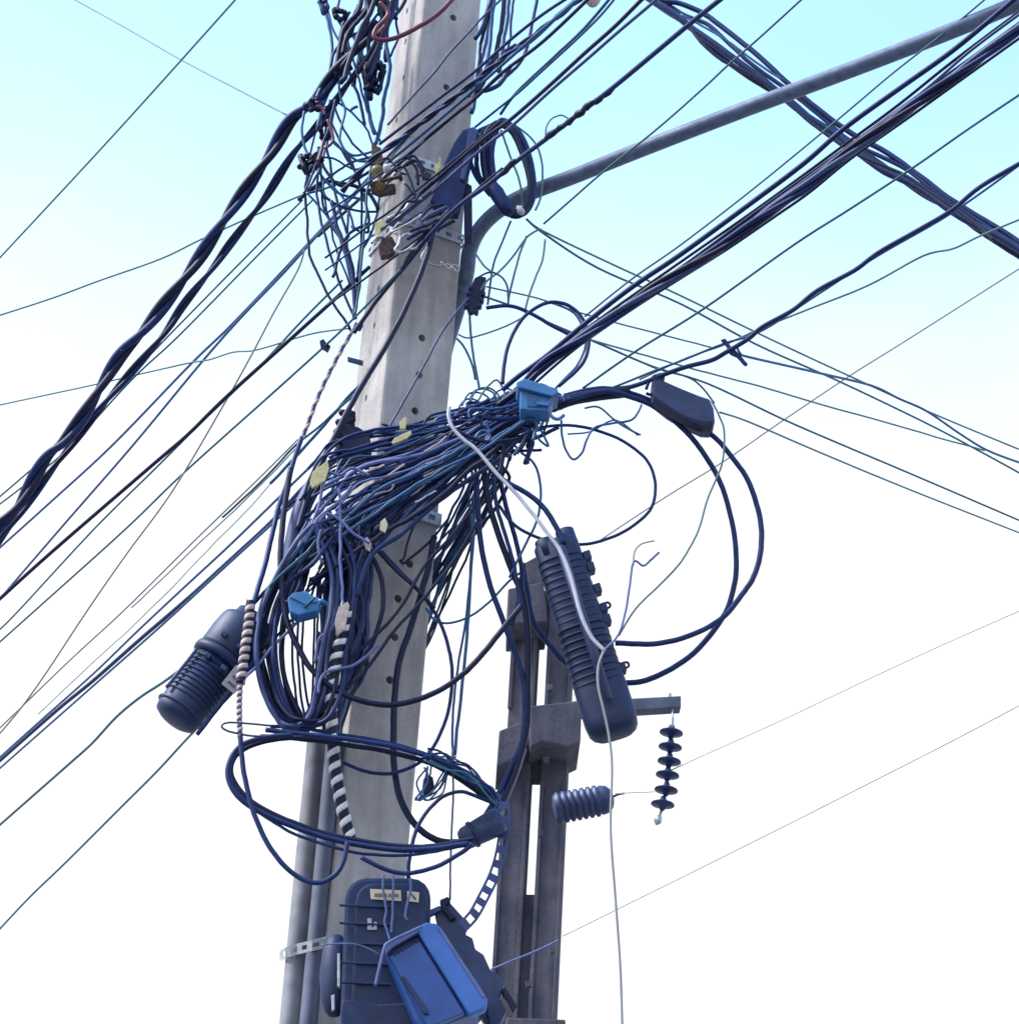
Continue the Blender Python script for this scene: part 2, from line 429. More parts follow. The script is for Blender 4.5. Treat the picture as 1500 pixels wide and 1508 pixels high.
# ------------------------------------------------------------------ lamp arm
la = thing('street_lamp_arm', 'long curved grey steel arm rising from the pole to the top right', 'lamp arm', pcorner(2, 6.5))
armpx = [(632, 620, 9.55), (655, 520, 9.5), (676, 450, 9.42), (687, 405, 9.33), (692, 370, 9.30), (708, 338, 9.28), (735, 312, 9.25), (775, 289, 9.2), (850, 260, 9.1), (950, 220, 8.95), (1100, 162, 8.7), (1250, 106, 8.5), (1400, 48, 8.3), (1500, 6, 8.2), (1600, -38, 8.05)]
ap = [P(*p) for p in catmull(armpx, 8)]
tube('arm_tube', ap, .034, 'pipe', la, 18)

# ------------------------------------------------------------------ second pole behind
q = P(800, 950, 13.0)
P2X, P2Y = .240, 13.2
p2 = thing('utility_pole', 'brown grey concrete pole with long slots, standing behind the tangled pole', 'utility pole', (P2X, P2Y, 0))
A2 = radians(-6)
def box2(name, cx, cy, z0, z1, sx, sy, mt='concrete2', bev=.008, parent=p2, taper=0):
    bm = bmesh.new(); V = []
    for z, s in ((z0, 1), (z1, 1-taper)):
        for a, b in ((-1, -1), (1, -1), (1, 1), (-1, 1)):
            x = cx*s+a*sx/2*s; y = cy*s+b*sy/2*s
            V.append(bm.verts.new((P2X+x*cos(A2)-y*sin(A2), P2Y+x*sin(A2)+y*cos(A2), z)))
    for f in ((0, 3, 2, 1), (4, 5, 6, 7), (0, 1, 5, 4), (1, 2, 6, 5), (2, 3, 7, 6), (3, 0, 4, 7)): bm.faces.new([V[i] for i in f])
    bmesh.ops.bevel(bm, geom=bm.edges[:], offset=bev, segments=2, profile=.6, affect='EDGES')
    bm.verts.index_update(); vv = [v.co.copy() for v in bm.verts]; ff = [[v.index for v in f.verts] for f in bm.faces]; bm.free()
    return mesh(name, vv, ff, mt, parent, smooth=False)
def z2(y, Y=13.0): return P(790, y, Y).z
ztop2 = z2(835)
LW = .145; GAP = .045
box2('leg', -(LW+GAP)/2-.005, 0, 0, ztop2, LW, .16)
box2('leg', (LW+GAP)/2+.005, .0, 0, ztop2-.05, LW, .16)
# webs between the legs, the slots stay open
for a, b in ((1508, 1300), (1128, 1030), (915, 850)):
    box2('web', 0, .01, (0 if a == 1508 else z2(a)), z2(b), GAP+.012, .10, bev=.003)
# raised ribs along each leg's edges
for cx in (-.165, -.04, .04, .165):
    box2('edge_rib', cx, -.085, 0, z2(1135), .022, .02, bev=.004)
for a, b in ((1030, 915),):
    for cx in (-.165, -.04, .04, .165): box2('edge_rib', cx, -.085, z2(a), z2(b), .022, .02, bev=.004)
def block(name, outline, Y, d, label=None):
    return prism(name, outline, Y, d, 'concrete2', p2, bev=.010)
block('collar', [(780, 1038), (856, 1029), (854, 1090), (836, 1098), (799, 1090), (780, 1098)], 12.88, .42)
block('collar', [(735, 1074), (764, 1062), (770, 1064), (768, 1112), (731, 1127)], 12.94, .36)
block('collar', [(745, 1494), (832, 1497), (834, 1560), (743, 1556)], 12.88, .40)
block('cap_block', [(772, 828), (794, 816), (800, 862), (777, 866)], 12.95, .25)
block('collar', [(748, 866), (800, 856), (806, 915), (747, 918)], 12.90, .38)
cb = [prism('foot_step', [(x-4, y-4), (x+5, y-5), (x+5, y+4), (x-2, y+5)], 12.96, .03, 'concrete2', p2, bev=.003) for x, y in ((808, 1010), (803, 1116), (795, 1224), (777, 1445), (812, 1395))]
# side arm with hanging insulator string
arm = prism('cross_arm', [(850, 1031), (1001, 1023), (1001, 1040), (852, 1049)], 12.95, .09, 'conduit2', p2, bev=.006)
prism('bolt', [(983, 1019), (987, 1019), (987, 1026), (983, 1026)], 12.98, .015, 'metal', p2, bev=.001)
W(None, 'lilac', 2.6, [(723, 1424), (760, 1409), (800, 1392), (822, 1381)], Y=12.90, parent=p2, name='tie_wire')

ins = thing('suspension_insulator', 'string of six dark disc insulators hanging from the arm of the rear pole', 'insulator', P(988, 1045, 12.95))
lathe('hanger', (989, 1040), (987, 1072), [(0, 1.5), (.4, 1.6), (.5, 3), (.75, 3), (1, 6)], 12.96, 'metal', ins, 12)
ds = [(987, 1077), (985.5, 1098), (984, 1119), (981.5, 1139), (979.5, 1161), (974.5, 1182)]
for i, (x, y) in enumerate(ds):
    dx = -.13
    lathe('disc', (x+.9, y-11), (x-1.2, y+9), [(0, 3.5), (.2, 5), (.42, 7), (.52, 17), (.6, 17.5), (.68, 10), (.8, 5), (1, 3.2)], 12.96, 'porc', ins, 20)
lathe('clamp', (973, 1190), (965, 1212), [(0, 2), (.4, 2), (.5, 5), (.8, 6), (1, 2)], 12.96, 'metal', ins, 10)
pin = thing('strain_insulator', 'ribbed dark horizontal insulator sticking out from the right of the rear pole', 'insulator', P(822, 1188, 12.8))
prof = [(0, 14), (.02, 20)]
for i in range(7): t0 = .04+i*.105; prof += [(t0, 20), (t0+.02, 23.5), (t0+.06, 23.5), (t0+.085, 20)]
prof += [(.8, 22), (.9, 20), (.97, 14), (1, 6)]
lathe('ribbed_body', (815, 1189), (902, 1173), prof, 12.75, 'slate', pin, 24)
W(None, 'slate', 3, [(898, 1173), (908, 1168), (918, 1166)], Y=12.75, parent=pin, name='tie_wire')
W('faint thin wire running right from the horizontal ribbed insulator', 'faint', 1.5, [(905, 1166), (940, 1165), (962, 1164)], Y=12.7, name='wire', cat='wire')

# ------------------------------------------------------------------ long spans
sp = lambda *a, **k: W(*a, **k)
# left, thin
sp('thin grey-green wire crossing the top left corner of the sky steeply', 'grey', 2.8, [(352, 0), (176, 196), (0, 386)], anchor=(0, 9.5), ext='ab', name='wire', cat='wire')
sp('faint thin wire from the top left falling right to the twisted bundle', 'grey', 1.8, [(100, -4), (185, 43), (270, 92), (350, 134), (425, 173)], Y=(12, 9.6), ext='a', name='wire', cat='wire')
sp('thin grey wire sweeping from the left edge up behind both twisted bundles', 'grey', 2.4, [(0, 467), (80, 441), (150, 415), (240, 383), (300, 354), (380, 318), (450, 288)], Y=(11, 9.7), ext='a', name='wire', cat='wire')
sp('faint grey wire bending upward behind the left cables, below the sweeping one', 'grey', 2, [(0, 598), (70, 583), (140, 568), (200, 554), (280, 536), (310, 531), (345, 520), (372, 518), (400, 511), (435, 500), (470, 491), (515, 485)], Y=(11, 9.5), ext='a', name='wire', cat='wire')
twisted('thickest twisted dark bundle falling from the pole top to the left edge', 'navy', 13.5,
        [(560, 38), (500, 105), (465, 152), (430, 180), (398, 233), (360, 287), (322, 342), (283, 400), (247, 447), (213, 490), (177, 530), (130, 607), (98, 650), (70, 677), (30, 747), (0, 777)], 2, .62, Y=(8.95, 9.9), ext='b', spread=.6, mats=['navy', 'ink', 'sleeve'])
twisted('thinner twisted dark blue cable pair running below and beside the thickest left bundle', 'navy', 8.5,
        [(560, 70), (520, 118), (473, 183), (433, 230), (393, 293), (365, 330), (337, 367), (313, 400), (273, 450), (243, 495), (193, 553), (147, 607), (103, 663), (67, 710), (33, 757), (0, 800)], 2, .7, Y=(8.98, 10), ext='b', spread=.6, mats=['navy', 'ink'])
for dx, lab in ((0, 'upper thin teal wire of the pair just right of the twisted bundles'), (15, 'lower thin teal wire of the pair just right of the twisted bundles')):
    sp(lab, 'teal', 2.2, [(447+dx, 297), (350+dx, 395), (250+dx, 497), (190+dx*.5, 560), (110, 640+dx), (50, 692+dx), (0, 735+dx*.7)], Y=(9.5, 11), ext='b', name='wire', cat='wire')
sp('dark blue cable crossing the pole high up, ending just below the twisted bundles', 'blue', 4, [(890, -18), (844, 6), (784, 63), (703, 120), (628, 176), (544, 264), (480, 334), (417, 402), (343, 480), (283, 538), (170, 655), (80, 738), (0, 810)], anchor=(4, 8.95), ext='ab')
sp('blue cable beside the dark crossing one, reaching the left edge below it', 'blue', 4, [(868, -12), (795, 50), (700, 134), (628, 196), (555, 258), (490, 325), (423, 400), (360, 466), (300, 534), (200, 655), (100, 770), (0, 886)], anchor=(3, 8.93), ext='ab')
sp('thick ink blue cable running left of the pole, lowest of the crossing set', 'ink', 5, [(545, 395), (500, 437), (427, 503), (333, 588), (280, 640), (230, 683), (83, 810), (0, 885)], Y=(8.95, 10.6), ext='b')
sp('teal wire leaving the thick ink blue cable and reaching the left edge lower', 'teal', 3, [(505, 415), (450, 470), (380, 545), (300, 622), (230, 692), (143, 778), (33, 897), (0, 930)], anchor=(0, 9.3), ext='b', name='wire', cat='wire')
sp('green-teal wire carrying a small clamp below the crossing set on the left', 'teal', 3, [(590, 400), (545, 447), (500, 492), (440, 547), (400, 583), (273, 697), (187, 780), (57, 897), (0, 948)], anchor=(2, 9.0), ext='b', name='wire', cat='wire')
prism('wire_clamp', [(472, 503), (478, 500), (482, 506), (488, 510), (484, 518), (478, 514), (474, 512)], 9.1, .02, 'ink', None, .002, label='tiny dark clamp on the green-teal wire left of the pole', cat='clamp')
sp('very faint steep wire descending to the lower left between the teal wires', 'pale', 2, [(450, 370), (440, 400), (405, 462), (373, 523), (330, 600), (257, 723), (190, 815), (133, 897), (75, 985), (36, 1040), (0, 1083)], Y=(9.5, 11), ext='b', name='wire', cat='wire')
sp('upper pale green wire of the faint group crossing the white sky on the left', 'pale', 2, [(440, 648), (380, 708), (290, 795), (187, 897), (110, 968), (20, 1055)], Y=(9.3, 11), name='wire', cat='wire', ext='b')
sp('middle pale green wire of the faint group crossing the white sky on the left', 'pale', 1.8, [(440, 658), (392, 708), (300, 796), (197, 894)], Y=(9.3, 10.6), name='wire', cat='wire')
sp('lowest faint silver wire of the group crossing the white sky on the left', 'faint', 1.8, [(428, 680), (380, 735), (310, 808), (223, 897), (150, 965), (60, 1050)], Y=(9.3, 11), name='wire', cat='wire')
sp('teal wire climbing to the pole face just above the lower blue bundle', 'teal', 3, [(530, 575), (480, 622), (440, 655), (395, 700), (330, 762)], Y=(8.9, 9.6), name='wire', cat='wire')
sp('bright blue cable meeting the pole left side above the yellow tag', 'blue', 4, [(545, 555), (520, 580), (470, 636), (430, 680), (400, 712)], Y=(8.9, 9.3))
sp('upper blue cable of the lower left bundle heading to the left edge', 'blue', 3.5, [(500, 652), (453, 693), (400, 745), (337, 806), (270, 868), (204, 930), (142, 990), (70, 1054), (0, 1117)], anchor=(0, 8.95), ext='b')
sp('thick middle cable of the lower left bundle heading to the left edge', 'navy', 6, [(510, 668), (455, 712), (400, 770), (335, 830), (280, 880), (210, 940), (142, 1000), (87, 1045), (0, 1122)], anchor=(0, 8.9), ext='b')
sp('lowest cable of the lower left bundle heading to the left edge', 'blue', 3.5, [(500, 690), (440, 738), (330, 838), (240, 921), (145, 1005), (60, 1080), (0, 1133)], anchor=(0, 8.88), ext='b')
sp('dark teal wavy wire from the left closure head to the left edge', 'teal', 3.8, [(455, 812), (412, 850), (372, 893), (330, 935), (306, 956), (248, 1000), (210, 1025), (175, 1054), (140, 1092), (109, 1120), (50, 1172), (0, 1216)], anchor=(2, 8.8), ext='b')
sp('dark teal wire passing under the left closure towards the bottom left', 'teal', 3.4, [(465, 880), (419, 925), (380, 975), (343, 1021), (284, 1080), (235, 1133), (182, 1186), (102, 1266), (50, 1316), (0, 1369)], anchor=(1, 8.7), ext='b')
sp('lilac cable piece running from the left closure up to the small blue box', 'lilac', 4, [(350, 1008), (380, 980), (405, 950), (440, 915), (470, 880)], Y=8.62)
# right: crossing bundle
cbun = thing('cable_bundle', 'loose bundle of dark cables falling from top centre to the right edge', 'cable', P(1240, 205, 7.6))
def chld(parent, mt, wpx, px, Y, ext='ab', name='strand'):
    return W(None, mt, wpx, px, Y=Y, parent=parent, name=name, ext=ext)
chld(cbun, 'navy', 7, [(935, -25), (968, 3), (1000, 9), (1033, 23), (1060, 43), (1110, 83), (1150, 120), (1200, 163), (1250, 200), (1300, 227), (1350, 263), (1400, 300), (1467, 340), (1510, 368)], (9.9, 9.3))
chld(cbun, 'ink', 7, [(940, -12), (975, 16), (1000, 30), (1020, 50), (1067, 93), (1117, 127), (1160, 152), (1217, 200), (1267, 227), (1300, 249), (1353, 287), (1400, 313), (1433, 338), (1467, 361), (1510, 388)], (9.85, 9.25))
chld(cbun, 'navy', 9, [(935, -12), (960, 6), (1000, 32), (1015, 44), (1070, 84), (1130, 128), (1180, 170), (1235, 206), (1290, 250), (1345, 277), (1410, 322), (1470, 352), (1510, 378)], (9.8, 9.2))
chld(cbun, 'ink', 4.5, [(945, -10), (985, 20), (1010, 40), (1030, 66), (1050, 84), (1066, 95), (1100, 112), (1140, 138), (1185, 178), (1225, 208), (1262, 232), (1330, 262), (1376, 293), (1420, 322), (1460, 357)], (9.75, 9.15), 'a')
chld(cbun, 'navy', 5.5, [(950, -12), (1000, 24), (1040, 40), (1070, 66), (1102, 96), (1150, 130), (1210, 178), (1255, 214), (1320, 245), (1345, 262), (1380, 290), (1440, 330), (1500, 372)], (9.9, 9.3))
chld(cbun, 'blue', 3, [(1000, 25), (1040, 46), (1075, 68), (1110, 95), (1150, 122)], (9.8, 9.6), '')
chld(cbun, 'sleeve', 9, [(942, -14), (965, 8), (990, 24), (1012, 40)], (9.6, 9.6), 'a')
# main right bundle
sp('thin teal wire running along the upper side of the main bundle to the top right', 'teal', 2.5, [(860, 468), (930, 412), (1000, 363), (1110, 278), (1233, 177), (1310, 112), (1393, 47), (1453, -3)], Y=(9.0, 8.2), ext='b', name='wire', cat='wire')
sp('uppermost thick dark cable of the main bundle to the top right', 'navy', 7.5, [(740, 575), (762, 556), (807, 523), (863, 476), (930, 424), (1000, 377), (1100, 304), (1180, 244), (1240, 192), (1320, 134), (1400, 77), (1483, 8), (1500, -6)], Y=(8.75, 7.6), ext='b')
sp('slim dark cable second from the top of the main right bundle', 'ink', 4, [(770, 562), (830, 510), (900, 458), (1000, 388), (1120, 304), (1247, 211), (1320, 157), (1400, 93), (1500, 18)], Y=(8.76, 7.62), ext='b')
sp('slim lilac-edged cable third from the top of the main right bundle', 'navy', 3.5, [(790, 555), (860, 498), (940, 436), (1000, 396), (1110, 315), (1240, 222), (1330, 156), (1423, 90), (1500, 34)], Y=(8.7, 7.6), ext='b')
twisted('heavy twisted dark bundle, lowest and thickest of the cables to the top right', 'navy', 12, [(735, 600), (770, 570), (807, 532), (870, 490), (950, 434), (1000, 403), (1060, 366), (1117, 323), (1180, 280), (1233, 238), (1333, 165), (1433, 93), (1510, 34)], 3, .9, Y=(8.7, 7.5), ext='b', spread=.7, mats=['navy', 'ink', 'sleeve'])
sp('dark cable lying directly under the heavy twisted bundle to the top right', 'ink', 4, [(780, 572), (850, 512), (940, 450), (1000, 412), (1067, 370), (1140, 320), (1190, 285), (1250, 236), (1340, 172), (1440, 100), (1510, 50)], Y=(8.8, 7.6), ext='b')
sp('steel blue cable threading between the heavy twisted bundle and the cable above', 'sleeve', 4, [(800, 540), (880, 480), (1000, 396), (1130, 306), (1236, 228), (1350, 142), (1425, 78), (1500, 22)], Y=(8.72, 7.55), ext='b')
sp('lone teal wire crossing the sky between main bundle and the wavy blue cable', 'teal', 3, [(1505, 137), (1420, 194), (1340, 250), (1250, 309), (1167, 362), (1033, 457), (937, 517), (857, 573)], Y=(8.3, 8.9), ext='a', name='wire', cat='wire')
sp('wavy dark blue cable from the right edge to the light blue box', 'navy', 6, [(1510, 236), (1440, 277), (1397, 312), (1350, 340), (1290, 374), (1255, 400), (1200, 430), (1165, 458), (1120, 483), (1100, 500), (1067, 520), (1045, 532), (1010, 541), (975, 553), (930, 570), (880, 578), (820, 588)], Y=(8.0, 8.75), ext='a')
sp('blue wire hugging the wavy dark cable on its upper side', 'blue', 3, [(1500, 243), (1397, 316), (1290, 378), (1200, 436), (1120, 488), (1062, 508), (1000, 533), (960, 548), (900, 572), (840, 592)], Y=(8.1, 8.8), name='wire', cat='wire', ext='a')
sp('kinked thin grey wire branching right from the wavy cable to the right edge', 'grey', 2.4, [(1510, 320), (1440, 349), (1400, 368), (1355, 379), (1275, 422), (1190, 456), (1120, 484), (1067, 508), (1010, 528), (940, 560)], Y=(8.1, 8.85), ext='a', name='wire', cat='wire')
sp('very faint diagonal wire from the right edge down towards the big loops', 'pale', 1.8, [(1500, 395), (1330, 503), (1250, 553), (1150, 620), (1060, 682), (980, 731), (880, 797)], Y=(11, 12), ext='a', name='wire', cat='wire')
sp('faint silver wire rising to the right edge, upper of two in the empty lower sky', 'faint', 1.5, [(1500, 897), (1380, 950), (1270, 1001), (1150, 1058), (1030, 1112), (983, 1134)], Y=(11, 13), ext='a', name='wire', cat='wire')
sp('faint silver wire rising to the right edge, lower of two in the empty lower sky', 'faint', 1.7, [(1500, 1035), (1400, 1088), (1300, 1139), (1160, 1210), (1030, 1275), (905, 1337), (828, 1375)], Y=(11, 13), ext='a', name='wire', cat='wire')
# falling right wires
g = None
sp('upper thin wire of the pair falling right from the foot of the cable coil', 'grey', 2.3, [(775, 325), (800, 343), (900, 391), (1000, 437), (1130, 500), (1250, 556), (1370, 610), (1500, 664)], Y=(9.2, 12), ext='b', name='wire', cat='wire')
sp('lower thin wire of the pair falling right from the foot of the cable coil', 'teal', 2.5, [(775, 325), (800, 346), (880, 397), (1000, 449), (1110, 508), (1233, 563), (1360, 624), (1440, 666), (1500, 699)], Y=(9.2, 12), ext='b', name='wire', cat='wire')
sp('thin wire leaving the black terminal block and passing under the coil pair', 'grey', 2, [(716, 424), (790, 441), (850, 462), (950, 489), (1050, 514)], Y=(9.2, 9.8), name='wire', cat='wire')
sp('blue wire waving from the knotted tie down to the right edge', 'blue', 3, [(1083, 513), (1088, 522), (1100, 527), (1210, 552), (1280, 569), (1320, 588), (1360, 606), (1410, 640), (1450, 664), (1500, 683)], Y=(8.6, 10.2), ext='b', name='wire', cat='wire')
sp('teal wire from the terminal block falling right under the dark closure', 'teal', 2.6, [(712, 438), (760, 455), (815, 480), (880, 507), (960, 541), (1040, 566), (1150, 618), (1240, 657), (1330, 695), (1500, 768)], Y=(9.1, 12), ext='b', name='wire', cat='wire')
sp('thin grey wire starting behind the dark closure, lowest of those falling right', 'grey', 2.3, [(1058, 608), (1100, 622), (1200, 665), (1330, 719), (1500, 786)], Y=(9.5, 12), ext='b', name='wire', cat='wire')
sp('thin grey wire falling gently right to join the blue waving wire', 'grey', 2.2, [(862, 500), (940, 522), (1015, 543), (1100, 566), (1190, 592), (1330, 631), (1445, 664)], Y=(9.2, 11), name='wire', cat='wire')
sp('thin teal wire through the middle of the fan falling right', 'teal', 2.2, [(872, 504), (960, 542), (1010, 556), (1030, 570), (1050, 595)], Y=(9.0, 9.2), name='wire', cat='wire')
knot = thing('wire_knot', 'small dark knotted tie hanging on the wavy blue cable', 'knot', P(1070, 510, 8.5))
for k in range(4): chld(knot, 'navy', 4, [(1062+U(-3, 3), 503+U(-2, 2)), (1072+U(-3, 3), 512), (1076+U(-3, 3), 520+U(-3, 3)), (1088, 530+U(-2, 2)), (1096+U(-2, 4), 538+U(-2, 3))], 8.5, '', 'tie')
# upper middle spans
sp('upper dark cable crossing the pole top from left face to the top edge', 'navy', 4, [(560, 215), (612, 175), (655, 142), (700, 108), (753, 61), (800, 24), (846, -6)], anchor=(0, 8.9), ext='b')
twisted('ropy dark cable crossing the pole face over two others at the top', 'navy', 7, [(505, 285), (547, 240), (600, 200), (655, 158), (702, 121), (735, 94), (793, 50), (856, 0), (880, -20)], 2, .2, Y=(8.9, 8.3), ext='b', mats=['navy', 'ink'])
sp('dark cable crossing the pole face from the yellow spool to the top edge', 'ink', 4.5, [(470, 350), (520, 305), (575, 257), (630, 205), (660, 180), (700, 148), (740, 110), (800, 64), (868, 0)], anchor=(3, 8.85), ext='b')
sp('greyish wire with a small lump crossing the pole face highest of all', 'sleeve', 3, [(572, 187), (610, 143), (640, 110), (662, 82), (690, 52), (712, 28), (760, -18)], Y=(8.92, 8.8), ext='b', name='wire', cat='wire')
sp('teal cable climbing from the coil top to the top edge', 'teal', 4, [(737, 171), (761, 139), (815, 88), (860, 45), (905, -8)], anchor=(0, 8.9), ext='b')
sp('light blue cable climbing beside the teal one above the coil', 'blue', 3, [(700, 190), (735, 162), (765, 138), (800, 106), (850, 60), (885, 25), (912, -8)], anchor=(0, 8.95), ext='b')
sp('dark cable rising from the lower band over the coil top to the top edge', 'ink', 5, [(571, 329), (640, 270), (712, 208), (753, 178), (810, 128), (860, 82), (905, 42), (945, 2), (960, -10)], anchor=(1, 8.85), ext='b')
sp('lilac-edged cable parallel under the dark one over the coil top', 'sleeve', 4, [(576, 334), (640, 283), (712, 220), (753, 189), (810, 137), (862, 92), (910, 50), (955, 12), (975, -6)], anchor=(1, 8.85), ext='b')
lumpy = sp('thick lumpy taped cable passing over the coil to the top edge', 'navy', 6, [(530, 487), (553, 447), (592, 400), (640, 341), (679, 303), (718, 275), (763, 238), (807, 205), (850, 172), (903, 131), (955, 88), (1015, 38), (1065, -2)], anchor=(3, 8.75), ext='b')
for x, y in ((812, 200), (826, 190), (840, 180), (853, 170), (866, 158), (880, 150), (893, 141), (752, 245), (742, 256)):
    tp = [PZ(x+k*3, y-k*2.4+U(-1.5, 1.5), gloc(lumpy).z) for k in (-3, -1, 1, 3)]
    z0 = P(640, 341, 8.75).z; tp = [PZ(x+k*3.2, y-k*2.4+U(-1.2, 1.2), z0) for k in (-3, -1, 1, 3)]
    tube('tape_wrap', tp, [.006, U(.011, .016), U(.010, .016), .005], 'ink', lumpy, 8)
sp('little wire loop standing on the lumpy taped cable', 'grey', 2, [(803, 205), (804, 190), (812, 178), (825, 173), (835, 177)], Y=8.6, name='wire', cat='wire')
sp('lone thin teal wire passing in front of the grey arm to the top edge', 'teal', 2.6, [(800, 332), (840, 297), (887, 256), (967, 192), (1035, 132), (1068, 101), (1115, 60), (1183, -2)], Y=(9.0, 8.0), ext='b', name='wire', cat='wire')
sp('thick dark cable coming down the pole face and curving left to the yellow tag', 'ink', 7.5, [(640, 335), (625, 392), (590, 470), (560, 525), (530, 575), (505, 622), (480, 672), (455, 730), (440, 780)], Y=(8.85, 8.7))
sp('dark cable crossing the pole left face above the twisted rope', 'ink', 6, [(665, 310), (622, 352), (592, 398), (560, 438), (532, 478), (522, 492)], Y=(8.85, 8.95))
sp('slim dark wire curving across the grey pole face between bolt holes', 'sleeve', 3, [(690, 440), (672, 462), (650, 492), (630, 530), (605, 575), (580, 620), (565, 650)], Y=8.9, name='wire', cat='wire')
sp('faded red cable crossing the top of the pole and hooking back on itself', 'red', 6, [(700, -35), (668, 2), (645, 25), (620, 42), (590, 57), (565, 63), (551, 58), (555, 45), (566, 34), (572, 22), (560, 8)], Y=8.8)

# ------------------------------------------------------------------ loops on the right
sp('inner of the two large dark cable loops, right of the ribbed closure', 'navy', 7, [(835, 590), (880, 578), (910, 580), (967, 602), (1017, 645), (1057, 707), (1078, 777), (1083, 833), (1077, 870), (1062, 908), (1020, 960), (970, 992), (927, 1004), (866, 995), (829, 972), (805, 945), (785, 915), (776, 870), (770, 830)], Y=(8.6, 8.9))
sp('outer of the two large dark cable loops, right of the ribbed closure', 'navy', 7, [(830, 584), (880, 573), (920, 578), (960, 592), (1003, 612), (1045, 640), (1068, 664), (1095, 700), (1112, 742), (1119, 790), (1110, 843), (1090, 876), (1058, 912), (1010, 937), (960, 948), (905, 946)], Y=(8.7, 8.65))
sp('slim navy cable loop inside the two large ones', 'navy', 4, [(770, 640), (800, 630), (830, 627), (863, 630), (890, 638), (917, 650), (950, 677), (963, 710), (958, 747), (933, 773), (897, 793), (857, 802), (812, 798), (777, 785), (752, 768), (735, 745)], Y=(8.6, 8.7))
sp('thin grey wire drooping from the dark closure tip down to the ribbed closure', 'grey', 2.4, [(1045, 590), (1055, 610), (1064, 635), (1062, 680), (1050, 712), (1040, 735), (1023, 787), (1000, 827), (967, 863), (935, 895), (910, 935)], Y=(8.5, 8.6), name='wire', cat='wire')
sp('short lilac wire tail with a hooked tip above the ribbed closure', 'lilac', 3, [(889, 956), (909, 934), (919, 900), (925, 866), (930, 832), (935, 826), (946, 833), (957, 824), (969, 813)], Y=8.55, name='wire', cat='wire')
sp('faint curl of wire at the top of the hooked wire tail', 'pale', 2, [(931, 832), (933, 812), (943, 801), (962, 796)], Y=8.55, name='wire', cat='wire')
sp('white cable slanting over the tangle down along the ribbed closure', 'white', 5, [(662, 600), (661, 615), (668, 632), (685, 650), (703, 664), (733, 700), (760, 728), (780, 752), (800, 778), (823, 808), (838, 842), (848, 880), (859, 915), (872, 940), (889, 957)], Y=(8.55, 8.45))
sp('white wire hanging over the ribbed closure and trailing down to the bottom edge', 'pale', 3, [(888, 957), (880, 980), (880, 1010), (888, 1045), (896, 1085), (900, 1130), (898, 1220), (905, 1320), (912, 1420), (915, 1510)], Y=8.45, ext='b', name='wire', cat='wire')
sp('thick navy cable arching from the tangle to the top of the ribbed closure', 'navy', 7, [(720, 690), (745, 710), (775, 727), (800, 748), (818, 775), (830, 800)], Y=8.6)
sp('thin blue curl dangling in a U right of the light blue box', 'blue', 2.8, [(826, 620), (827, 640), (832, 662), (843, 677), (856, 667), (863, 648), (875, 630), (900, 624), (930, 618), (943, 597)], Y=8.6, name='wire', cat='wire')
sp('thin blue V-shaped wire end hanging under the light blue box', 'blue', 3, [(783, 633), (796, 650), (807, 657), (800, 642), (793, 630)], Y=8.6, name='wire', cat='wire')
sp('thin wire tail pointing right beneath the dark closure', 'teal', 2.5, [(860, 602), (880, 600), (900, 616), (920, 630), (942, 641)], Y=8.6, name='wire', cat='wire')
sp('second thin wire tail below the one pointing right', 'lilac', 2.2, [(835, 640), (868, 637), (895, 622), (912, 622), (938, 642)], Y=8.62, name='wire', cat='wire')
sp('slim navy cable bulging right below the tangle above the rear pole', 'blue', 3.2, [(767, 667), (785, 682), (794, 705), (795, 740), (787, 775), (772, 805), (750, 850)], Y=8.7)
sp('navy cable arch rising left of the main bundle above the light blue box', 'navy', 5, [(740, 566), (742, 540), (747, 515), (758, 488), (775, 465), (803, 448), (830, 449), (850, 462), (862, 482), (866, 505), (860, 530), (845, 550), (822, 570)], Y=8.8)
sp('blue wire arch nested just inside the navy one', 'blue', 3, [(820, 450), (845, 463), (858, 485), (861, 508), (850, 537), (830, 560), (812, 578)], Y=8.85, name='wire', cat='wire')
sp('dark sleeved cable bowing from the terminal block towards the main bundle', 'navy', 5, [(716, 455), (745, 452), (765, 456), (790, 468), (810, 480), (830, 490), (850, 500)], Y=8.9)
sp('thin wire arc below the terminal block reaching the navy arch', 'grey', 2.2, [(675, 494), (690, 499), (715, 493), (745, 482), (768, 470)], Y=9.0, name='wire', cat='wire')
sp('teal wire dropping from the terminal block to the tangle', 'teal', 3, [(692, 458), (693, 490), (698, 530), (706, 575)], Y=9.0, name='wire', cat='wire')
sp('teal wire curving off the pole right edge below the terminal block', 'teal', 2.8, [(673, 500), (684, 513), (695, 537), (700, 560)], Y=9.05, name='wire', cat='wire')
for i, (px, l) in enumerate((
    ([(752, 328), (738, 362), (727, 390), (722, 420), (718, 450)], 'leftmost thin wire dropping from the coil foot'),
    ([(793, 340), (775, 352), (755, 380), (735, 402), (718, 415), (708, 430)], 'thin wire slanting from the coil foot to the terminal block'),
    ([(775, 350), (765, 375), (757, 405), (750, 435), (748, 452)], 'thin wire dropping from the coil foot, middle of three'),
    ([(802, 355), (798, 385), (788, 410), (778, 440), (773, 462)], 'thin wire dropping from the coil foot, rightmost of three'),
    ([(705, 410), (722, 403), (738, 410), (747, 425), (748, 452)], 'short wire hooking over the terminal block'),
    ([(700, 375), (712, 392), (724, 402)], 'tiny thin wire tip above the terminal block'))):
    sp(l, 'grey' if i % 2 else 'teal', 2.6, px, Y=9.0-.02*i, name='wire', cat='wire')

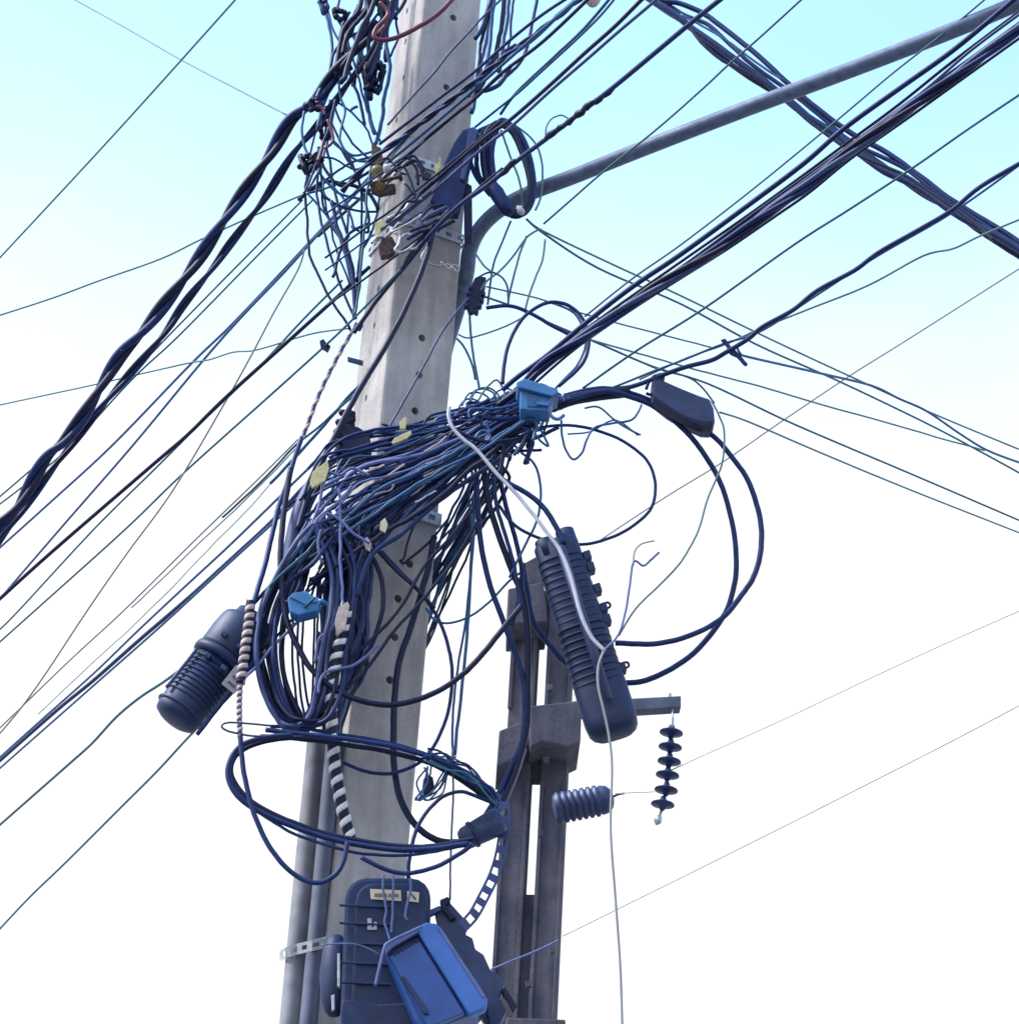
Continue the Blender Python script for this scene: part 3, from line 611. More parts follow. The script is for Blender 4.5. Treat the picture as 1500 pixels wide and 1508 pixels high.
# ------------------------------------------------------------------ hanging cables below the tangle
sp('thick dark cable hanging down the pole face and turning right into the small closure', 'ink', 8.5, [(640, 790), (628, 850), (608, 915), (592, 960), (583, 1010), (580, 1080), (582, 1133), (593, 1180), (617, 1217), (650, 1237), (690, 1238)], Y=8.78)
sp('long dark cable swinging low across the pole face in a shallow bowl', 'ink', 7.5, [(430, 690), (419, 760), (415, 830), (421, 900), (444, 960), (470, 995), (515, 1024), (575, 1037), (635, 1022), (680, 993), (716, 955), (748, 915), (768, 890)], Y=8.62)
sp('thick cable running from the tangle down to the front of the rear pole', 'navy', 7, [(702, 700), (703, 750), (708, 800), (722, 865), (742, 920), (762, 970), (772, 1015), (771, 1080), (756, 1120), (738, 1160), (712, 1205), (690, 1232)], Y=(8.7, 8.85))
sp('thick cable passing in front of the rear pole collars towards the small closure', 'ink', 8, [(713, 700), (720, 745), (735, 790), (755, 845), (770, 880), (777, 940), (776, 1000), (776, 1060), (766, 1110), (745, 1165), (722, 1210), (700, 1235)], Y=(8.7, 8.85))
sp('navy cable falling from the tangle to the left collar of the rear pole', 'navy', 6, [(735, 700), (745, 745), (758, 790), (768, 840), (765, 880), (752, 920)], Y=8.75)
sp('navy cable close beside its neighbour, falling from the tangle above the rear pole', 'navy', 5, [(725, 700), (733, 750), (748, 800), (760, 850), (766, 890)], Y=8.7)
sp('thin blue cable hanging straight from the tangle to the lower loops', 'blue', 4, [(700, 705), (697, 780), (692, 860), (686, 950), (678, 1030), (670, 1110)], Y=8.8)
sp('blue wire crossing its neighbour on the way from tangle to lower loops', 'blue', 3, [(690, 720), (694, 800), (688, 900), (672, 1000), (668, 1060), (667, 1120)], Y=8.85, name='wire', cat='wire')
sp('slim dark vertical wire hanging right of the pole to the small blue box bracket', 'slate', 2.4, [(667, 1100), (668, 1167), (665, 1240), (663, 1322)], Y=8.6, name='wire', cat='wire')
sp('navy cable bowing right off the pole edge back to the band of lower cables', 'navy', 4.5, [(563, 812), (590, 842), (620, 872), (645, 910), (660, 950), (666, 990), (662, 1040), (648, 1080), (633, 1107), (612, 1125), (577, 1137), (540, 1134), (507, 1122)], Y=8.75)
sp('slim wire scooping right from the pole edge below the tangle', 'blue', 3, [(628, 895), (640, 912), (660, 917), (690, 908), (720, 887), (750, 855), (770, 840)], Y=8.75, name='wire', cat='wire')
sp('dark cable curling down the pole left face beside the striped wrap', 'ink', 6, [(548, 818), (562, 850), (565, 890), (555, 930), (540, 965), (520, 1000), (508, 1014), (492, 1005)], Y=8.72)
sp('dark cable slanting down-left over the bolt holes to the coil', 'ink', 4.5, [(700, 745), (660, 795), (625, 835), (590, 895), (550, 940), (515, 970), (485, 989), (474, 975), (470, 930)], Y=8.68)
sp('second dark cable slanting down-left over the bolt holes', 'ink', 4.5, [(705, 765), (665, 830), (620, 885), (580, 930), (548, 975), (525, 1000), (508, 1013)], Y=8.66)
sp('thick cable strand crossing the lower pole face from the tangle', 'ink', 5, [(540, 790), (556, 808), (585, 840), (612, 864), (640, 895)], Y=8.7)
sp('short dark wire end pointing up on the pole face', 'ink', 3, [(612, 770), (602, 795), (595, 822), (590, 825), (594, 830)], Y=8.8, name='wire', cat='wire')
sp('dark wire stretching from the tangle foot down across the pole face', 'ink', 3.5, [(660, 765), (630, 800), (600, 825), (593, 829)], Y=8.78, name='wire', cat='wire')
# lower loops
for i, (px, wd, l) in enumerate((
  ([(393, 1073), (433, 1078), (500, 1086), (567, 1096), (633, 1114), (683, 1140), (735, 1172)], 7, 'topmost thick cable of the lower loop crossing the pole'),
  ([(385, 1083), (433, 1085), (500, 1093), (567, 1103), (633, 1122), (683, 1150), (728, 1182)], 7, 'second thick cable of the lower loop crossing the pole'),
  ([(400, 1068), (440, 1070), (500, 1080), (560, 1090), (620, 1106), (670, 1128), (720, 1160)], 5, 'slim cable riding on top of the lower loop'))):
    sp(l, ('navy', 'ink', 'navy')[i], wd, px, Y=8.6+.03*i)
sp('long cable closing the lower loop in an oval round the pole', 'navy', 7.5, [(433, 1080), (383, 1086), (352, 1100), (338, 1130), (345, 1160), (373, 1187), (433, 1215), (500, 1236), (583, 1249), (640, 1247), (690, 1240)], Y=8.5)
sp('second long cable of the lower oval, just inside the first', 'ink', 6.5, [(450, 1084), (395, 1089), (358, 1104), (343, 1126), (349, 1152), (378, 1182), (433, 1209), (500, 1229), (583, 1243), (640, 1244), (700, 1232)], Y=8.55)
sp('thin cable trailing under the lower oval', 'navy', 4, [(383, 1194), (410, 1212), (440, 1228), (513, 1250), (583, 1257), (633, 1253), (690, 1243)], Y=8.5)
sp('hanging cable loop dipping low in front of the conduit pipes', 'navy', 6.5, [(356, 1080), (358, 1110), (364, 1150), (377, 1197), (400, 1247), (433, 1283), (467, 1297), (494, 1286), (508, 1262), (513, 1238)], Y=8.45)
sp('cable scooping under the oval just above the black ribbed box', 'navy', 6, [(533, 1260), (567, 1277), (600, 1283), (643, 1273), (680, 1252), (695, 1240)], Y=8.5)
sp('slim cable arching left of the small closure and down to the black ribbed box', 'navy', 5, [(730, 1182), (700, 1170), (678, 1164), (652, 1172), (626, 1198), (611, 1227), (604, 1262), (602, 1290)], Y=8.6)
sp('thin horizontal wire oval poking left of the striped rope', 'slate', 2.6, [(400, 1067), (343, 1063), (329, 1069), (343, 1077), (380, 1083), (420, 1080)], Y=8.45, name='wire', cat='wire')
for k in range(9):
    a = U(0, 1)
    sp('frayed wire sprouting along the right part of the lower loop', random.choice(['blue', 'teal', 'navy']), U(2.2, 3.5), [(625+U(-6, 10), 1105+U(-6, 14)), (655+U(-6, 6), 1115+U(-8, 16)), (690+U(-6, 6), 1130+U(-6, 20)), (720+U(-5, 8), 1158+U(-4, 16)), (732+U(-4, 4), 1178+U(-4, 10))], Y=U(8.5, 8.7), group='frayed wires on the lower loop', name='wire', cat='wire')
for k in range(5):
    sp('thin pigtail wire round the hanging stub right of the pole', 'blue', 2.2, [(632+U(-8, 8), 1130+U(-4, 4)), (622+U(-10, 14), 1150), (618+U(-8, 16), 1175), (640+U(-10, 14), 1160+U(-5, 5)), (668+U(-4, 4), 1112)], Y=U(8.6, 8.75), group='pigtail wires right of the pole', name='wire', cat='wire')
stub = prism('connector', [(624, 1145), (630, 1138), (638, 1142), (640, 1155), (636, 1166), (628, 1168), (622, 1160)], 8.7, .03, 'ink', None, .003, label='small dark splice connector dangling right of the pole above the lower oval', cat='connector')

# ------------------------------------------------------------------ tangles, cable by cable
CW = {'navy': 'navy', 'ink': 'blackish', 'blue': 'bright blue', 'teal': 'teal', 'sleeve': 'slate', 'lilac': 'lilac grey', 'metal': 'silver'}
def look(mt, wd, zone, rest):
    th = 'very slim' if wd < 2.9 else 'slim' if wd < 3.6 else 'thick' if wd > 5.4 else 'medium'
    return f'{th} {CW[mt]} cable {zone} {rest}'
gA = 'cables in the dense tangle across the pole'
for k in range(78):
    u = random.random()**.85; v = random.random()
    x0 = 505+U(-45, 55); y0 = 648+190*u+U(-8, 8)+(505-x0)*.5
    xe = 745+U(-45, 45); ye = 580+80*(u*.7+v*.3)-(xe-745)*.5
    xm = (x0+xe)/2+U(-15, 15); ym = (y0+ye)/2+U(-8, 14)
    q1 = ((x0*2+xm)/3+U(-8, 8), (y0*2+ym)/3+U(-8, 8)); q2 = ((xe*2+xm)/3+U(-8, 8), (ye*2+ym)/3+U(-7, 7))
    Y0 = U(8.62, 8.95)
    mt = random.choice(['navy', 'navy', 'ink', 'ink', 'blue', 'sleeve', 'lilac'])
    wd = random.choice([2.4, 2.8, 3, 3.5, 4, 5, 6.5])
    zone = ('along the upper edge of', 'in the upper part of', 'through the middle of', 'in the lower part of', 'along the lower edge of')[min(4, int(u*5))]
    tail = [(x0-U(25, 50), y0+U(35, 70)), (x0-U(15, 25), y0+U(15, 25))] if random.random() < .75 else [(x0-U(20, 40), y0+U(15, 30))]
    head = [(xe+U(15, 30), ye-U(4, 14)), (U(790, 830), U(582, 604))] if random.random() < .6 and ye < 640 else [(xe+U(10, 25), ye+U(-4, 10)), (xe+U(0, 15), ye+U(15, 40))]
    sp(look(mt, wd, zone, 'the slanting tangle across the pole'), mt, wd, tail+[(x0, y0), q1, (xm, ym), q2, (xe, ye)]+head, Y=(Y0, Y0+U(-.08, .08)), group=gA)
gB = 'short cables knotted beside the pole under the light blue box'
for k in range(30):
    cx, cy = U(690, 775), U(590, 660); a = U(-.9, .3)+pi
    L = U(25, 60); px = [(cx-cos(a)*L, cy-sin(a)*L*.8), (cx+U(-8, 8), cy+U(-12, 12)), (cx+cos(a)*L, cy+sin(a)*L*.8), (cx+cos(a)*L*1.2+U(-10, 10), cy+sin(a)*L+U(5, 25))]
    mt = random.choice(['navy', 'ink', 'blue', 'navy']); wd = U(3, 6)
    sp(look(mt, wd, 'high' if cy < 625 else 'low', 'in the knotted mass between pole and light blue box'), mt, wd, px, Y=U(8.6, 8.95), group=gB)
gC = 'short curls of thin wire above the tangle'
for k in range(9):
    x = U(665, 740); y = U(575, 610)
    sp('thin teal wire curl on the upper edge of the tangle right of the pole', random.choice(['blue', 'teal']), 2.4, [(x, y+15), (x+10, y-4+U(-5, 5)), (x+28, y-8+U(-8, 5)), (x+40, y+6), (x+30+U(-10, 20), y+20)], Y=U(8.7, 9), group=gC, name='wire', cat='wire')
gD = 'cables fanning down from the tangle right of the pole'
for k in range(17):
    x0 = 700+U(-15, 50); y0 = 680+U(-10, 40); xe = 605+U(-15, 30); ye = U(860, 960)
    mt = random.choice(['navy', 'blue', 'blue', 'ink']); wd = U(2.6, 5)
    sp(look(mt, wd, 'fanning down', 'from the tangle beside the pole right edge'), mt, wd, [(x0-U(5, 30), y0-U(10, 30)), (x0, y0), (x0*.72+xe*.28+U(-6, 6), y0*.7+ye*.3), (x0*.4+xe*.6+U(-8, 8), y0*.4+ye*.6), (xe, ye), (xe-40, ye+60)], Y=(U(8.75, 9.0), 9.75), group=gD)
gE = 'cables in the loose web left of the pole top'
web = [
 [(470, -8), (480, 30), (490, 72), (485, 99), (475, 132), (463, 152)], [(505, -8), (499, 27), (511, 54), (505, 78), (495, 110), (470, 150)],
 [(565, -4), (532, 18), (514, 51), (490, 78), (485, 110)], [(499, 100), (499, 141), (508, 168), (502, 204), (520, 228), (550, 225)],
 [(463, 240), (451, 279), (454, 315), (460, 375), (478, 420), (490, 450), (515, 485)], [(478, 264), (478, 300), (490, 336), (514, 375), (520, 420), (522, 470)],
 [(510, 60), (525, 100), (535, 140), (548, 190), (560, 215)], [(528, 60), (530, 95), (540, 130), (545, 160), (552, 200)],
 [(450, 170), (445, 200), (455, 225), (470, 255), (500, 285), (540, 300)], [(480, 160), (495, 205), (520, 250), (530, 290), (535, 340), (530, 400)],
 [(456, 285), (490, 262), (520, 240), (555, 235)], [(470, 220), (480, 255), (505, 275), (530, 262), (555, 248)],
 [(440, 300), (470, 275), (505, 270), (540, 285), (560, 310)], [(485, 150), (480, 200), (490, 250), (500, 300), (515, 350)],
 [(490, 300), (500, 340), (515, 380), (525, 430), (520, 470)], [(545, 330), (520, 345), (500, 370), (490, 410)],
 [(555, 315), (530, 312), (505, 305), (480, 290)], [(550, 345), (535, 370), (525, 400), (528, 430), (522, 465)],
 [(518, 100), (500, 120), (480, 150), (470, 190)], [(570, 60), (575, 100), (570, 140), (560, 180), (555, 215)],
 [(590, -5), (580, 30), (585, 60), (575, 90)], [(530, 10), (520, 40), (530, 80), (545, 105)], [(515, 20), (505, 60), (520, 120), (530, 150), (540, 190)],
 [(480, -5), (485, 20), (495, 50), (510, 80)], [(575, -5), (560, 20), (535, 45), (515, 60), (500, 85), (485, 120)]]
for i, px in enumerate(web):
    px = [(x+U(-3, 3), y+U(-3, 3)) for x, y in px]
    mt = random.choice(['navy', 'ink', 'navy', 'blue']); wd = random.choice([3, 4, 5, 3.4])
    sp(look(mt, wd, 'near the top' if px[0][1] < 120 else 'low down', 'in the loose web left of the pole'), mt, wd, px, Y=U(8.95, 9.25), group=gE)
hubs = [(452, 285), (478, 268), (470, 235), (515, 310), (522, 340), (555, 300), (548, 240), (518, 425), (522, 470), (495, 150), (482, 200), (545, 345)]
for k in range(20):
    h1, h2 = random.sample(hubs, 2)
    if h1[1] > h2[1]: h1, h2 = h2, h1
    mt = random.choice(['blue', 'teal', 'navy', 'navy']); wd = U(2.4, 3.6); bx_ = U(-22, 22)
    px = [h1, (h1[0]*.7+h2[0]*.3+bx_, h1[1]*.7+h2[1]*.3+U(-8, 12)), (h1[0]*.3+h2[0]*.7+bx_*.8, h1[1]*.3+h2[1]*.7+U(-4, 14)), (h2[0]+U(-4, 4), h2[1]+U(-4, 4))]
    sp(look(mt, wd, ('arching left' if bx_ < 0 else 'arching right')+(' high' if h1[1] < 260 else ' low'), 'in the loose web left of the pole'), mt, wd, px, Y=U(8.95, 9.3), group=gE)
for k in range(12):
    x = U(500, 590)
    mt = random.choice(['navy', 'ink']); wd = U(4, 7)
    sp(look(mt, wd, 'leaving the frame top', 'in the loose web left of the pole'), mt, wd, [(x+U(-10, 20), -15), (x+U(-12, 8), 20), (x-15+U(-10, 10), 50), (x-35+U(-14, 22), 90+U(-10, 40))], Y=U(8.9, 9.2), group=gE)
gF = 'cables running down beside the pole top on its right'
for px in ([(732, -10), (712, 60), (703, 115), (697, 150)], [(745, -10), (735, 50), (728, 90), (705, 140)], [(757, -10), (750, 60), (741, 88), (715, 120)], [(792, -8), (780, 50), (770, 90), (735, 125)], [(722, -10), (716, 50), (708, 90), (694, 170)], [(729, -8), (722, 45), (714, 95), (700, 130)], [(752, 100), (738, 123), (722, 134), (710, 137)], [(725, -5), (712, 40), (700, 60)], [(760, 70), (735, 85), (712, 110), (690, 145)], [(750, -5), (747, 30), (742, 60), (735, 110)]):
    mt = random.choice(['navy', 'ink', 'blue']); wd = U(3, 6.5)
    sp(look(mt, wd, 'dropping', 'along the right side of the pole at the top'), mt, wd, px, Y=U(8.9, 9.15), group=gF)
gG = 'upright cables in the mass left of the pole middle'
for k in range(26):
    x = U(488, 548); y0 = U(745, 800)
    mt = random.choice(['navy', 'ink', 'navy', 'ink', 'sleeve', 'blue']); wd = U(3.5, 7)
    sp(look(mt, wd, 'standing upright '+('left' if x < 495 else 'middle' if x < 520 else 'right'), 'in the dark mass left of the bolt holes'), mt, wd, [(x+U(-20, 25), y0), (x+U(-8, 8), 840), (x-4+U(-8, 6), 900), (x-8+U(-8, 8), 960+U(-20, 20)), (x*.4+292+U(-8, 8), 1035), (x*.4+282, 1082)], Y=U(8.7, 9.0), group=gG)
gH = 'lilac wires tied at the head of the left coil'
for lab_, px in zip(('lilac tie wire hanging from the yellow diamond tag','straight upright lilac wire in the middle of the coil head','lilac wire bent like a hook over the coil head','lilac wire rising right from the coil head into the tangle','shortest lilac wire stub at the coil head','lilac wire hooked beside the striped cable top','lilac wire sweeping right over the pole face below the coil head','lilac wire lying flat above the coil head'), ([(478, 700), (472, 740), (462, 770), (450, 800)], [(500, 720), (503, 780), (503, 850), (506, 940)], [(470, 770), (482, 757), (500, 765), (520, 785), (545, 800)], [(455, 790), (470, 765), (500, 740), (520, 715)], [(474, 780), (470, 800), (476, 830)], [(465, 975), (472, 940), (490, 925), (500, 900)], [(470, 1020), (480, 990), (520, 980), (560, 950)], [(475, 690), (500, 700), (520, 690), (545, 700)])):
    sp(lab_, 'lilac', U(3.4, 5), px, Y=8.6, group=gH, name='wire', cat='wire')
for k, (y_, w_, l_) in enumerate(((236, 2.6, 'uppermost'), (300, 3, 'second'), (318, 2.4, 'third'), (372, 3, 'lowest'))):
    sp(l_+' of four fine dark strands slanting over the upper pole face', 'ink' if k % 2 else 'navy', w_, [(480, y_+82), (540, y_+38), (590, y_+2), (640, y_-38), (690, y_-80), (740, y_-122)], Y=(8.95, 8.8), name='wire', cat='wire')
gI = 'tie wires over the pole middle'
for k in range(12):
    x, y = U(500, 600), U(625, 700)
    sp('dark tie wire wound round the pole just above the dense tangle', random.choice(['ink', 'navy', 'sleeve']), U(2.6, 5), [(x-30, y+U(-4, 12)), (x, y+U(-8, 8)), (x+45, y-6+U(-6, 6)), (x+90, y-14+U(-6, 6))], Y=U(8.8, 8.95), group=gI, name='wire', cat='wire')
for k in range(9):  # pale highlights between the cables, put in as short light-coloured wires
    x, y = U(520, 640), U(650, 740)
    sp('short pale wire glinting among the dark cables of the slanting tangle', 'beige' if k % 3 else 'metal', U(2, 3), [(x-U(8, 16), y+U(4, 10)), (x, y), (x+U(8, 14), y-U(3, 8)), (x+U(18, 26), y-U(8, 16))], Y=U(8.58, 8.66), group='pale wires glinting in the tangle', name='wire', cat='wire')
for k, (a_, b_) in enumerate(((432, 462), (440, 470), (447, 458))):
    sp(('left', 'right', 'innermost')[k]+' thin cable loop hanging inside the open middle of the tall coil', 'navy', 3, [(a_+12, 850), (a_+2, 900), (a_, 960), (a_+5, 1020), (a_+14, 1062), (b_-2, 1066), (b_+4, 1020), (b_+6, 960), (b_+8, 900), (b_+12, 850)], Y=8.72+.03*k)
# bigger sleeves in the left mass
sp('slate grey thick sleeve bending down left of the yellow tag', 'sleeve', 24, [(470, 705), (452, 735), (440, 770), (432, 810), (430, 850), (436, 880)], Y=8.85, name='cable_sleeve', cat='cable sleeve')
sp('short dark thick sleeve slanting to the lower left under the tie wires', 'navy', 22, [(480, 770), (462, 800), (448, 830), (440, 860)], Y=8.8, name='cable_sleeve', cat='cable sleeve')
sp('wide dark sleeve standing against the pole left edge beside the bolt holes', 'navy', 22, [(535, 830), (533, 870), (528, 920), (518, 970)], Y=8.88, name='cable_sleeve', cat='cable sleeve')

# ------------------------------------------------------------------ coils
coil = thing('cable_coil', 'tall hanging coil of many dark cable turns left of the pole', 'cable coil', P(450, 950, 8.7))
for k in range(26):
    li = U(0, 1.1)
    xl = 379+32*li*li+U(-4, 4); xr = 512-34*U(0, 1)+U(-4, 4); xb = (xl+xr)/2-6
    top = 775+30*li+U(-10, 10); bot = 1078-22*li+U(-6, 6)
    px = [(xb+40, top-10), (xb+8, top+28), (xl+24, 860), (xl+6, 905), (xl, 960), (xl+8, 1010), (xl+26, 1050), (xb+4, bot), (xr-24, 1056), (xr-8, 1015), (xr, 960), (xr+10, 900), (xr+14, 840), (xr-4, 795)]
    y0 = U(8.6, 8.9)
    px = [(x+U(-2.5, 2.5), y+U(-2, 2), y0+U(-.02, .02)) for x, y in px]
    W(None, random.choice(['navy', 'navy', 'ink', 'sleeve', 'blue']), random.choice([4, 5, 6, 7]), px, parent=coil, name='loop', closed=True)
tcoil = thing('cable_coil', 'small oval coil of thick dark cable hanging right of the pole near the arm', 'cable coil', P(750, 250, 9.0))
for k in range(9):
    dx = U(-5, 5); e = U(-3, 3)
    px = [(742+dx, 184+e), (760+dx, 200), (774+dx, 232), (782+dx*.7, 268), (780+dx*.7, 298), (768+dx*.5, 316+e), (748, 314+e), (728+dx*.5, 292), (720+dx*1.4, 262), (717+dx*1.6, 228), (722+dx*1.6, 200), (732+dx, 186)]
    px = [(x, y, 8.98+.012*k) for x, y in px]
    W(None, random.choice(['navy', 'ink']), 8, px, parent=tcoil, name='loop', closed=True)
for k, px in enumerate(([(745, 185), (760, 210), (778, 255), (775, 300), (765, 320)], [(738, 195), (748, 225), (765, 270), (770, 310)], [(755, 185), (785, 210), (798, 245), (796, 290), (788, 312)], [(722, 290), (700, 260), (690, 225), (700, 200), (718, 190)], [(735, 300), (705, 262), (702, 225), (712, 195), (730, 185)])):
    W(None, 'navy' if k > 2 else 'grey', 6 if k > 2 else 2.6, px, Y=9.0, parent=tcoil, name='loop')
lathe('tape_wrap', (722, 272), (752, 318), [(0, 6), (.1, 9), (.3, 11), (.5, 10), (.7, 11.5), (.9, 10), (1, 6)], 8.95, 'navy', tcoil, 14)
lathe('tie_knot', (762, 306), (770, 318), [(0, 2), (.4, 5), (.8, 5), (1, 2)], 8.88, 'white', tcoil, 10)

# ------------------------------------------------------------------ ropes and spiral wraps
def spiral_thing(name, label, cat, px, core_mt, wcore, wrap_mt, wwrap, pitch, Y, n=8, phases=(0,)):
    k = ppm(P(px[0][0], px[0][1], Y if not isinstance(Y, tuple) else Y[0]))
    pts = path3(px, Y, n=n); t = thing(name, label, cat, pts[0])
    tube('core', pts, wcore/2/k, core_mt, t, 10)
    for ph in phases: helix('spiral_wrap', pts, wcore/2/k, pitch*wwrap, pitch, wrap_mt, t, ph)
    return t
spiral_thing('twisted_rope', 'grey twisted rope slanting from the pole edge down to a dark cable', 'rope', [(527, 478), (505, 515), (485, 553), (468, 590), (455, 625), (446, 648)], 'sleeve', 5.5, 'beige', .45, .06, 8.95)
sp('long steep dark cable hanging below the grey twisted rope down to the striped wrap', 'navy', 6.5, [(446, 645), (437, 672), (425, 710), (413, 745), (400, 800), (388, 845), (377, 880), (372, 895)], Y=(8.95, 8.6))
spiral_thing('spiral_wrapped_cable', 'cable with thick beige and black spiral wrap in front of the left closure', 'cable', [(371, 885), (369, 910), (365, 940), (361, 970), (356, 1005)], 'ink', 13, 'beige', .62, .034, 8.5)
spiral_thing('spiral_wrapped_cable', 'thin beige wrapped cable end hanging below the left closure', 'cable', [(356, 1003), (355, 1030), (355, 1055), (356, 1084)], 'sleeve', 7, 'beige', .62, .024, 8.5)
spiral_thing('spiral_wrapped_cable', 'thick black cable with white spiral stripes running down the pole left face', 'cable', [(512, 890), (505, 930), (498, 962), (492, 1000), (489, 1040), (491, 1090), (495, 1130), (500, 1160), (507, 1195), (517, 1232)], 'ink', 17, 'stripe', .48, .052, (8.58, 8.74))
prism('wire_tag', [(494, 917), (500, 893), (513, 885), (516, 890), (509, 925), (497, 935)], 8.55, .012, 'beige', None, .002, label='beige plastic strip tied at the top of the white-striped cable', cat='tag')
prism('wire_tag', [(535, 795), (542, 790), (548, 800), (546, 812), (540, 808)], 8.62, .012, 'beige', None, .002, label='small beige tag on the left side of the tangle foot', cat='tag')
prism('wire_tag', [(561, 768), (568, 762), (572, 772), (568, 784), (560, 780)], 8.62, .012, 'label', None, .002, label='small cream tag on the tangle foot beside the perforated band', cat='tag')
# perforated strap like a chain
cpts = [P(*p) for p in catmull([(741, 1178, 8.75), (743, 1210, 8.74), (738, 1250, 8.72), (728, 1285, 8.7), (712, 1318, 8.66), (697, 1345, 8.62), (681, 1362, 8.6)], 8)]
def cside(q):
    i = min(int(q*(len(cpts)-1)), len(cpts)-2)
    return (cpts[i+1]-cpts[i]).cross(fw).normalized()
o = strip('perforated_strap', cpts, cside, .042, .003, .060, 'sleeve', None, hole=.58)
tag(o, 'perforated metal strap curving like a chain from the small closure to the blue box', 'strap')
spt = [P(x, y, Y) for x, y, Y in ((482, 1384, 9.04), (462, 1389, 9.045), (440, 1394, 9.10), (424, 1399, 9.12), (414, 1404, 9.17), (416, 1402, 9.3))]
tag(strip('perforated_band', spt, UP, .040, .003, .05, 'strap', None, hole=.42), 'short silver perforated band holding the two conduit pipes at the bottom left', 'strap')

# ------------------------------------------------------------------ closures and boxes
# left dome closure
cl = thing('splice_closure', 'dark blue ribbed dome closure with grey sticker, hanging tilted on the left', 'splice closure', P(300, 1000, 8.7))
p0, p1 = (256, 1062), (366, 922)
lathe('dome', p0, p1, [(0, 8), (.01, 24), (.035, 33), (.08, 35.5), (.16, 36.5), (.6, 36.5)], 8.72, 'box', cl, 32)
lathe('collar', p0, p1, [(.60, 38), (.605, 44), (.64, 45.5), (.67, 44.5), (.675, 40)], 8.72, 'box2', cl, 32)
lathe('base_cap', p0, p1, [(.67, 40), (.70, 42), (.86, 43), (.96, 42), (1.0, 40), (1.02, 36), (1.03, 30), (1.10, 28), (1.11, 14)], 8.72, 'box', cl, 32)
for i in range(9):
    t = .20+i*.043; lathe('rib', p0, p1, [(t, 36), (t+.004, 39), (t+.012, 39), (t+.019, 36)], 8.72, 'box', cl, 28)
lathe('rib', p0, p1, [(.10, 37), (.105, 39.5), (.118, 39.8), (.125, 38)], 8.72, 'box', cl, 28)
def across(p0, p1, t, off):
    dx, dy = p1[0]-p0[0], p1[1]-p0[1]; L = math.hypot(dx, dy); return (p0[0]+dx*t-dy/L*off, p0[1]+dy*t+dx/L*off)
for t in (.62, .84): 
    for off in (-20, 10): prism('latch', rect(*across(p0, p1, t, off), 7, 9, -52), 8.60, .03, 'box2', cl, .003)
prism('sticker', [across(p0, p1, .50, 22), across(p0, p1, .70, 22), across(p0, p1, .70, 46), across(p0, p1, .50, 46)], 8.585, .004, 'sticker', cl, .001)
for a, b in ((.54, .56), (.60, .62)): prism('print', [across(p0, p1, a, 28), across(p0, p1, b, 28), across(p0, p1, b, 40), across(p0, p1, a, 40)], 8.582, .002, 'slate', cl, 0)
W(None, 'navy', 6, [across(p0, p1, t, 40) for t in (.05, .3, .6, .9)], Y=8.66, parent=cl, name='hinge_rod')
W(None, 'sleeve', 5, [across(p0, p1, t, -38) for t in (.2, .4, .6)], Y=8.64, parent=cl, name='hinge_rod')
W(None, 'ink', 5, [across(p0, p1, .95, -18), (352, 912), (368, 895), (400, 862), (415, 845)], Y=8.66, parent=cl, name='cable_tail')
# right inline closure
ci = thing('splice_closure', 'long black ribbed inline closure with side clamps under the white cable', 'splice closure', P(865, 940, 8.65))
a0, a1 = (817, 800), (905, 1082)
lathe('shell', a0, a1, [(0, 18), (.005, 30), (.02, 33), (.30, 34), (.62, 35), (.78, 38), (.92, 38), (.965, 36), (.985, 32), (1.0, 25)], 8.68, 'box2', ci, 40, squash=.75, power=3.2)
for i in range(19):
    t = .10+i*.036; rr = 34+2.2*(t > .45)+1.0*(t > .65)
    lathe('rib', a0, a1, [(t, rr-2), (t+.004, rr+.6), (t+.007, rr+.6), (t+.013, rr-2)], 8.68, 'box2', ci, 32, squash=.78, power=3.2)
lathe('seam_flange', across(a0, a1, .02, -6), across(a0, a1, .82, -6), [(0, 4), (.01, 7), (.99, 7), (1, 4)], 8.57, 'slate', ci, 12)
lathe('port', across(a0, a1, -.05, -18), across(a0, a1, .06, -18), [(0, 10), (.05, 14), (1, 15)], 8.66, 'box2', ci, 16)
lathe('port', across(a0, a1, -.03, 14), across(a0, a1, .06, 14), [(0, 11), (.05, 15), (1, 15)], 8.66, 'box2', ci, 16)
for t in (.10, .16, .27, .37, .43, .68):
    c = across(a0, a1, t, -40); prism('clamp', rect(c[0], c[1], 13, 11, 72), 8.64, .05, 'box2', ci, .004)
for t in (.37, .68):
    c = across(a0, a1, t, -46); q = [(c[0]+4*cos(a), c[1]+4*sin(a), 8.66) for a in [2*pi*i/8 for i in range(8)]]
    W(None, 'ink', 3, q, parent=ci, name='ring', closed=True, n=3)
# bottom black ribbed box
bb = thing('terminal_box', 'large dark blue ribbed box with cream label at the foot of the pole picture', 'terminal box', P(570, 1400, 8.75))
def rrect(x0, y0, x1, y1, r=18, skew=0):
    o_ = []
    for cx, cy, a0_ in ((x1-r, y0+r, -90), (x1-r, y1-r, 0), (x0+r, y1-r, 90), (x0+r, y0+r, 180)):
        for k in range(5):
            a = radians(a0_+22.5*k); x = cx+r*cos(a); y = cy+r*sin(a); o_.append((x+skew*(y1-y)/(y1-y0), y))
    return o_
prism('housing', rrect(500, 1289, 626, 1545, 30, 10), 8.72, .20, 'box', bb, .016)
prism('door', rrect(516, 1297, 622, 1540, 26, 9), 8.70, .05, 'box', bb, .010)
for y in (1328, 1354, 1383, 1412, 1441):
    prism('rib', [(501, y), (575, y+3), (575, y+5.5), (501, y+2.5)], 8.685, .012, 'box', bb, .002)
